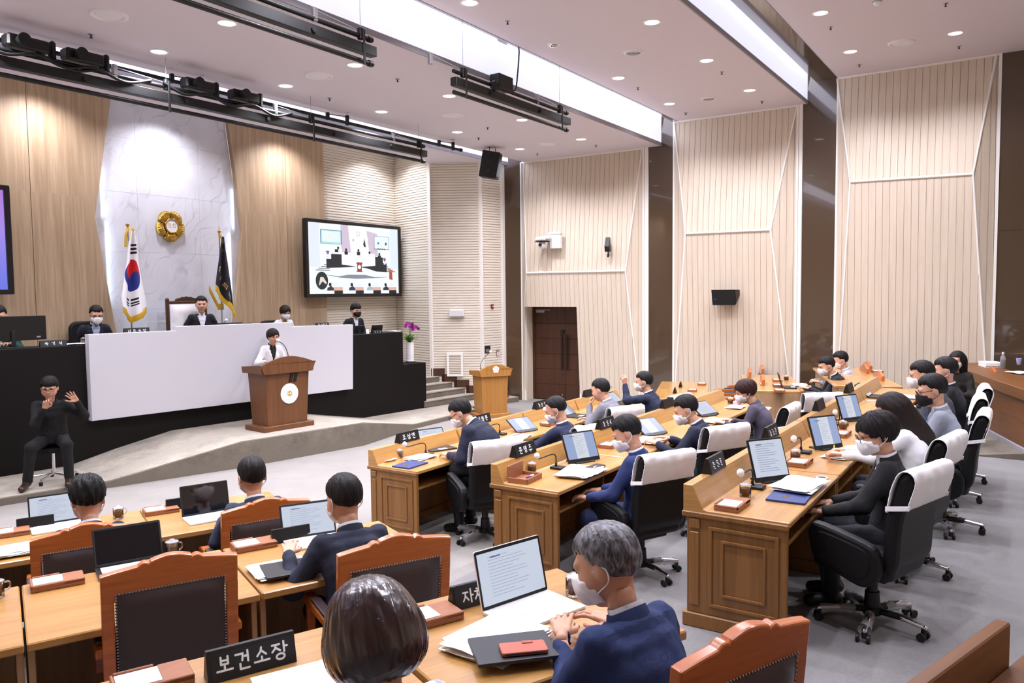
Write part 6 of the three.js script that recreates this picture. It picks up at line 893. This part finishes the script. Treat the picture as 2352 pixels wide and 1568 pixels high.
mug(on('1a', 918, 1052), .2, 'glass mug of tea with handle on the first front-row desk'); mug(on('1b', 1132, 1002), .2, 'lidded glass mug on the second front-row desk'); mug(on('2a', 1222, 1086), .4, 'lidded glass mug beside the open wooden box', 1); mug(on('2b', 1452, 1006), 0, 'lidded glass mug on the second middle-row desk'); mug(on('2d', 1678, 928), 0, 'lidded glass mug on the fourth middle-row desk'); mug(on('3a', 1712, 1142), .3, 'glass mug of tea beside the first back-row monitor'); mug(on('3b', 1827, 1058), 0, 'glass mug of tea on the second back-row desk'); mug(on('3c', 1936, 988), 0, 'glass mug of tea on the third back-row desk');
memoBox(on('3a', 1682, 1164), 0, 'wooden memo box on the first back-row desk'); memoBox(on('3b', 1836, 1066), 0, 'wooden memo box on the second back-row desk'); memoBox(on('3c', 1930, 1000), 0, 'wooden memo box on the third back-row desk');
memoBox(on('2b', 1400, 1025), .05, 'wooden memo box on the second middle-row desk'); memoBox(on('1c', 1262, 975), 0, 'wooden memo box on the third front-row desk');
{ const t = thing('wooden_pen_box', 'open wooden box with its lid up on the first middle-row desk', 'box', on('2a', 1206, 1102), .1); mesh('tray', [cbox(.27, .014, .18, 0, 0, 0, .002), cbox(.27, .03, .01, 0, .012, .085, .002), cbox(.01, .03, .18, -.13, .012, 0, .002), cbox(.01, .03, .18, .13, .012, 0, .002)], M.boxWood, t); mesh('lid', cbox(.27, .12, .012, 0, .012, -.09, .002), M.boxWood, t); mesh('pen', bar([-.05, .022, .0], [.06, .022, .03], .005, 8), std(0x3a2f9a, .4), t); mesh('eraser', cbox(.05, .014, .02, .09, .014, .02, .003), M.plastic, t); mesh('wood_block', cbox(.06, .02, .04, -.09, .014, .03, .003), M.boxWood, t); }
folder(on('1a', 942, 1068), .05, 'dark blue folder with a gold crest on the first front-row desk'); folder(on('3a', 1816, 1140), .05, 'dark blue folder with a gold crest under papers on the first back-row desk', 0x24346a, .36, .24);
papers(on('1a', 966, 1052), -.1, 'white papers under the hands at the first front-row desk', .3, .2, 3); papers(on('1a', 890, 1058), 0, 'small pile of cards and slips on the first front-row desk', .16, .12, 4); papers(on('1b', 1185, 1006), .1, 'papers beside the red pen on the second front-row desk', .4, .22, 3); papers(on('1c', 1330, 985), 0, 'papers before the man in grey', .36, .22, 2); papers(on('2a', 1335, 1086), .1, 'fanned white papers on the first middle-row desk', .42, .24, 5, .1); papers(on('2b', 1500, 1014), .2, 'open booklet before the leaning man', .36, .24, 4, .06); papers(on('2c', 1640, 968), 0, 'papers under the hands of the woman in purple-grey', .38, .22, 3); papers(on('2d', 1745, 940), 0, 'single white sheets on the fourth middle-row desk', .3, .2, 2); papers(on('2d', 1690, 936), 0, 'white sheets under the pink case', .3, .2, 2); papers(on('3a', 1838, 1122), -.05, 'white documents on the blue folder at the first back-row desk', .4, .26, 4, .05).position.y += .016; papers(on('3b', 1925, 1048), -.1, 'sheet being written on at the second back-row desk', .3, .2, 2); papers(on('3d', 2085, 914), 0, 'white papers on the fourth back-row desk', .3, .2, 3);
clutch(on('2d', 1694, 928, .012), 0, 'pink pencil case on white sheets', 0xd89aa8, .2, .07, .05); clutch(on('2a', 1366, 1077), -.1, 'dark brown leather case on the first middle-row desk', 0x2e1c18, .2, .1, .03);
for (const [k, u, v] of [['1a', 967, 1043], ['1b', 1172, 1000], ['1c', 1290, 962], ['2a', 1266, 1074], ['2b', 1448, 1010], ['3a', 1728, 1120], ['3b', 1862, 1042], ['3c', 1950, 978]]) { const p = on(k, u, v); p[2] = deskAt[k][2] - .4; mic(p, 0, `white-tipped gooseneck microphone on the ${deskOf(k)}`, .3); }
{ const t = thing('red_pen', 'red pen in the hand of the balding man', 'pen', on('1b', 1190, 1000, .06), -.7); mesh('barrel', bar([-.06, 0, 0], [.06, .03, 0], .005, 8), std(0xc01818, .35), t); mesh('cap', bar([.05, .0275, 0], [.07, .0325, 0], .006, 8), std(0x8a0f0f, .35), t); const q = thing('yellow_pencil', 'yellow pencil held by the long-haired woman in white', 'pencil', on('3b', 1916, 1032, .05), .2); mesh('shaft', bar([-.07, 0, 0], [.08, .02, 0], .005, 8), std(0xe09a10, .4), q); mesh('tip', bar([-.07, 0, 0], [-.09, -.003, 0], .005, 8, .001), M.plastic, q); }
{ const t = thing('round_coaster', 'round black cable cover near the desk edge', 'cable cover', on('3a', 1888, 1098)); mesh('ring', new THREE.TorusGeometry(.035, .006, 8, 28).rotateX(PI / 2).translate(0, .004, 0), M.plastic, t); mesh('cap', cyl(.03, .03, .006, 0, 0, 0, 24), M.black, t); }
// ---- left block
const A = (u, v, dy = 0) => onY(u, v, H1 + dy), B = (u, v, dy = 0) => onY(u, v, H2 + dy), Cc = (u, v, dy = 0) => onY(u, v, H3 + dy);
memoBox(A(370, 1176), -TL, 'wooden memo box near the aisle end of the first leather-chair row'); memoBox(A(22, 1228), -TL, 'wooden memo box beside the white laptop screen'); memoBox(B(132, 1342), -TL, 'wooden memo box left of the empty armchair'); memoBox(B(583, 1256), -TL, 'wooden memo box beside the black binder'); memoBox(Cc(985, 1424), -TL, 'wooden memo box beside the woman with the bob'); memoBox(Cc(350, 1572), -TL, 'wooden memo box below the large nameplate');
mug(A(272, 1190), 0, 'glass mug of tea beside the man with tousled hair'); mug(B(396, 1276), 0, 'glass mug behind the empty armchair'); mug(B(-8, 1372), 0, 'glass mug of tea at the far end of the second row'); mug(Cc(1318, 1366), 0, 'glass mug of tea behind the white laptop');
laptop(A(484, 1190), -TL + .05, 'laptop with a dark screen and white base', { screen: 'off', tilt: 14, w: .36, d: .235 }); laptop(A(132, 1212), -TL + .05, 'laptop with a bright page before the man with tousled hair', { tilt: 14, w: .34 }); laptop(B(305, 1308), -TL, 'dark laptop behind the empty armchair', { screen: 'off', tilt: 26, w: .36, body: M.satin }); laptop(B(722, 1246), -TL - .1, 'laptop with a bright page before the man with the binder', { tilt: 26, w: .34 }); 
laptop(Cc(1228, 1404), -TL + .12, 'large white laptop with a bright page before the grey-haired man', { tilt: 14, w: .37, d: .245, lid: M.plastic });
for (const [f, u, v, l, g] of [[A, 82, 1212, 'blank-backed black nameplate beside the bright laptop'], [A, 418, 1166, 'blank-backed black nameplate beside the dark laptop'], [B, 668, 1240, 'black nameplate behind the bright second-row laptop']]) nameplate(f(u, v), -TL, .24, '', l, .085);
nameplate(Cc(577, 1536), -TL, .31, '보건소장', 'large black nameplate with four white characters', .105, .22); nameplate(Cc(1096, 1382), -TL, .26, '자치과', 'black nameplate half hidden by the large white laptop', .095, .24);
papers(A(20, 1272), -TL, 'curling white papers at the edge of the first leather-chair row', .3, .22, 6, .05); papers(B(640, 1312), -TL, 'thick white papers inside the black binder', .3, .24, 5, .04); folder(B(672, 1306, .02), -TL - .1, 'black binder under the arm of the man in navy', 0x141416, .32, .24, false).position.y += 0;
papers(Cc(1150, 1474), -TL + .3, 'stack of white documents under the dark notebook', .34, .26, 6, .06); { const f = folder(Cc(1178, 1492, .03), -TL - .35, 'dark grey notebook with a phone case on top', 0x232328, .3, .22, false); const p = Cc(1202, 1492, .046), t = thing('phone_case', 'salmon leather phone case on the dark notebook', 'phone case', p, -TL - .4); mesh('cover', ext(rrect(.17, .088, .01), .014, .004).rotateX(-PI / 2), std(0xb8604a, .55), t); mesh('clasp', cbox(.04, .003, .02, .02, .014, -.03, .001), std(0xa8523e, .5), t); mesh('phone', cbox(.15, .006, .078, 0, .004, .006, .002), M.black, t); }
papers(Cc(715, 1580), -TL, 'white papers before the woman with the bob', .34, .24, 4); { const p = A(324, 1226), t = thing('phone', 'pale blue phone on the desk beside the armchair', 'phone', p, -TL); mesh('case', ext(rrect(.075, .15, .014), .01, .003).rotateX(-PI / 2), std(0x7fb2d6, .4), t); mesh('glass', ext(rrect(.068, .142, .012), .002, .0005).rotateX(-PI / 2).translate(0, .0095, 0), std(0x8fc0e2, .15), t); }
// ---- right block
memoBox(onY(1612, 883, H1), .33, 'upper wooden memo box on the near desk under the middle panel'); memoBox(onY(1590, 898, H1), .33, 'lower wooden memo box on the near desk under the middle panel'); nameplate(onY(1563, 888, H1), .33, .2, '', 'upper small black nameplate under the middle panel', .09); nameplate(onY(1550, 902, H1), .33, .2, '', 'lower small black nameplate under the middle panel', .09);
memoBox(onY(1785, 875, H2), .33, 'upper wooden memo box beside the typing man'); memoBox(onY(1786, 887, H2), .33, 'middle wooden memo box beside the typing man'); memoBox(onY(1790, 899, H2), .33, 'lower wooden memo box beside the typing man'); laptop(onY(1812, 890, H2), .33, 'laptop before the typing man by the slatted wall', { tilt: 14, body: M.satin }); mug(onY(1806, 874, H2), 0, 'glass mug beside the typing man'); papers(onY(1838, 886, H2), .33, 'white papers before the typing man', .3, .2, 4); clutch(onY(1860, 901, H2), .33, 'black case on the desk of the typing man', 0x121214, .26, .14, .03); memoBox(onY(2014, 855, H3), .33, 'wooden memo box on the empty desk behind the working men');
// ---- the dais
const dz = (u, v, d) => { const q = bp(u, v, -d); return bw(q[0], q[1], -d); }, top = (u, d, y) => { const q = bp(u, 750, -d); return bw(q[0], y, -d); };
const wy = bp(300, 763)[1];
nameplate(top(313, .16, 1.87 + .02), -BA, .38, '사무국장', 'black nameplate before the man at the bench end', .085, .21); nameplate(top(552, .2, 1.86), -BA, .42, '의장', 'black nameplate of the presiding chair', .12, .4); nameplate(top(740, .16, 1.86), -BA, .28, '의사팀장', 'black nameplate beside the woman in the white jacket', .07, .21); nameplate(top(120, .12, BY.yl + .001), -BA, .34, '속기석', 'black nameplate on the low end of the bench', .085, .28); nameplate(top(866, .12, BY.yr + .001), -BA, .24, '~~~', 'black nameplate before the young man', .06, .28);
monitor(top(28, .2, BY.yl), -BA, 'large black monitor seen from behind at the bench end', .82, .33, { y: .1, tag: 1 }); monitor(top(526, .32, 1.85), -BA, 'low black monitor before the presiding man', .44, .15, { y: .0, tilt: .35 }); monitor(top(592, .3, 1.85), -BA, 'small black monitor right of the presiding nameplate', .17, .1, { y: .01 }); monitor(top(823, .28, BY.yr), -BA, 'black monitor before the young man', .22, .16, { y: .0, tilt: .2 }); monitor(top(864, .24, BY.yr), -BA, 'black laptop screen behind the small nameplate', .26, .16, { y: 0, tilt: .25 });
mic(top(500, .3, 1.855), PI - BA, 'black gooseneck microphone before the presiding man', .1); papers(top(905, .2, BY.yr), .2, 'white papers at the low end of the bench', .26, .16, 3); papers(top(170, .2, BY.yl), 0, 'white papers beside the glass on the bench', .3, .2, 3); mug(top(190, .22, BY.yl), 0, 'glass of tea on the low end of the bench');
{ const p = top(845, .1, BY.yr + .001), t = thing('small_card', 'small white card standing at the edge of the bench', 'card', p, -BA); mesh('card', cbox(.07, .09, .004, 0, 0, 0, .001).rotateX(-.3), M.paper, t); mesh('foot', cbox(.05, .006, .05, 0, 0, -.02, .001), M.paper, t); }
{ // the presiding chair
  const a = onZ(378, 690, -12.12), t = thing('presiding_chair', 'tall white-backed chair with carved dark wood frame', 'chair', [onZ(428, 690, -12.1)[0], .95, -12.1], .0), h = a[1] - .95;
  mesh('stile', cbox(.05, h, .06, -.36, 0, 0, .01), M.darkWood, t); mesh('stile', cbox(.05, h, .06, .36, 0, 0, .01), M.darkWood, t); mesh('finial', sph(.035, -.36, h + .01, 0), M.darkWood, t); mesh('finial', sph(.035, .36, h + .01, 0), M.darkWood, t); mesh('top_rail', cbox(.7, .05, .05, 0, h - .06, 0, .01), M.darkWood, t); const cr = []; for (let i = 0; i <= 30; i++) { const u = i / 30; cr.push([(u - .5) * .42, .03 + .045 * sin(u * PI) + .012 * abs(sin(u * PI * 5))]); } mesh('carving', ext([[.21, 0], ...cr.reverse(), [-.21, 0]], .04, .006).translate(0, h - .02, -.02), M.darkWood, t); mesh('white_cover', sheet(16, 24, (u, v) => { const e = min(1, min(u, 1 - u) * 8) * min(1, min(v, 1 - v) * 8); return [(u - .5) * .66, .45 + v * (h - .52), .03 + .035 * e + .004 * noise3(u * 5, v * 5, 1)]; }), M.cover, t, 'white cloth back'); mesh('seat', cbox(.66, .14, .55, 0, .38, .18, .03), M.cover, t); mesh('base', cbox(.6, .38, .5, 0, 0, .16, .01), M.darkWood, t);
}
for (const [u, v, z, l, y0] of [[182, 738, -12.02, 'black chair back behind the man at the bench end', 0], [614, 736, -12.0, 'black chair back behind the woman in the white jacket', 0]]) { const p = onZ(u, v, z), t = thing('black_office_chair', l, 'chair', [p[0] + .12, .95, z], PI - .2); mesh('backrest', ext(rrect(.5, .56, .12), .09, .03).translate(0, p[1] - .95 - .28, 0), M.leather, t); mesh('seat', ext(rrect(.5, .46, .1), .1, .03).rotateX(-PI / 2).translate(0, .4, -.26), M.leather, t); mesh('column', [cyl(.03, .03, .4, 0, .02, -.24, 12), cyl(.22, .05, .05, 0, 0, -.24, 20)], M.black, t); mesh('arm', [bar([-.27, .6, -.1], [-.27, .6, -.4], .02), bar([-.27, .45, -.3], [-.27, .6, -.3], .015)], M.black, t); }
{ // orchid in a tall white pot
  const b = bp(942, 834, -.25), p = bw(b[0] - .0, BY.ylow + .001, -.25), t = thing('potted_orchid', 'purple orchid in a tall white pot on the bench end', 'potted plant', p), ph = .42;
  mesh('pot', lathe([[0, 0], [.07, 0], [.075, .012], [.085, ph], [.08, ph], [.07, ph - .03], [0, ph - .03]], 28), M.plastic, t); mesh('saucer', lathe([[0, 0], [.08, 0], [.1, .035], [.095, .035], [.078, .01], [0, .01]], 28), M.plastic, t); mesh('soil', cyl(.07, .07, .01, 0, ph - .03, 0, 20), M.soil, t);
  const lf = std(0x4d7a2a, .5, { side: THREE.DoubleSide }), fl = std(0x9a1a8c, .6, { side: THREE.DoubleSide });
  for (let i = 0; i < 16; i++) { const a = i * 2.4, r = .09 + .05 * rnd(), up = .06 + .1 * rnd(); mesh('leaf', thick(4, 8, (u, v) => { const w = (u - .5) * .07 * sin(PI * min(1, v * .92 + .08)), d = r * 1.3 * v; return [cos(a) * d - sin(a) * w, ph - .02 + up * sin(v * 2.2) * 1.1 + .01 * abs(u - .5), sin(a) * d + cos(a) * w]; }, .003), lf, t); }
  for (const [dx, dy, dz2, n] of [[-.16, .38, .05, 7], [-.02, .36, .1, 6], [.2, .3, .02, 8], [.1, .35, -.06, 6]]) { const st = [[0, ph, 0], [dx * .2, ph + dy * .7, dz2 * .3], [dx * .6, ph + dy, dz2 * .7], [dx * 1.3, ph + dy * .88, dz2 * 1.2]], cv = new THREE.CatmullRomCurve3(st.map(q => V3(...q))); mesh('stem', tube(st, .004, 20, 6), lf, t); for (let i = 0; i < n; i++) { const c = cv.getPoint(.5 + .5 * i / (n - 1)), bl = sub('blossom', t, [c.x, c.y, c.z + .01], rnd() * 1.6 - .8); bl.rotation.x = rnd() * .5 - .5; mesh('petals', join([0, 1, 2, 3, 4].map(k => { const a = k * 2 * PI / 5 + .3, w = k % 2 ? .024 : .02; return sheet(4, 5, (u, v) => { const s = (u - .5) * 2 * w * sin(PI * min(1, v * .85 + .12)), d = .05 * v; return [cos(a) * d - sin(a) * s, sin(a) * d + cos(a) * s, .012 * v * v]; }); })), fl, bl, 'purple petals'); mesh('lip', sph(.009, 0, -.004, .01), std(0x6a0f58, .5), bl); } }
}
{ // stool of the interpreter
  const b = interp.base, t = thing('swivel_stool', 'chrome-legged swivel chair under the man signing', 'chair', [b[0], b[1], b[2]], 1.2); mesh('seat', cyl(.2, .2, .06, 0, .39, 0, 24), M.leather, t); mesh('column', cyl(.02, .02, .3, 0, .09, 0, 12), M.chrome, t); for (let i = 0; i < 5; i++) { const a = i * 2 * PI / 5; mesh('leg', bar([0, .1, 0], [.28 * cos(a), .07, .28 * sin(a)], .012, 8), M.chrome, t); mesh('caster', cyl(.022, .022, .045, .28 * cos(a), 0, .28 * sin(a), 10), M.black, t); }
}
renderer.render(scene, camera);
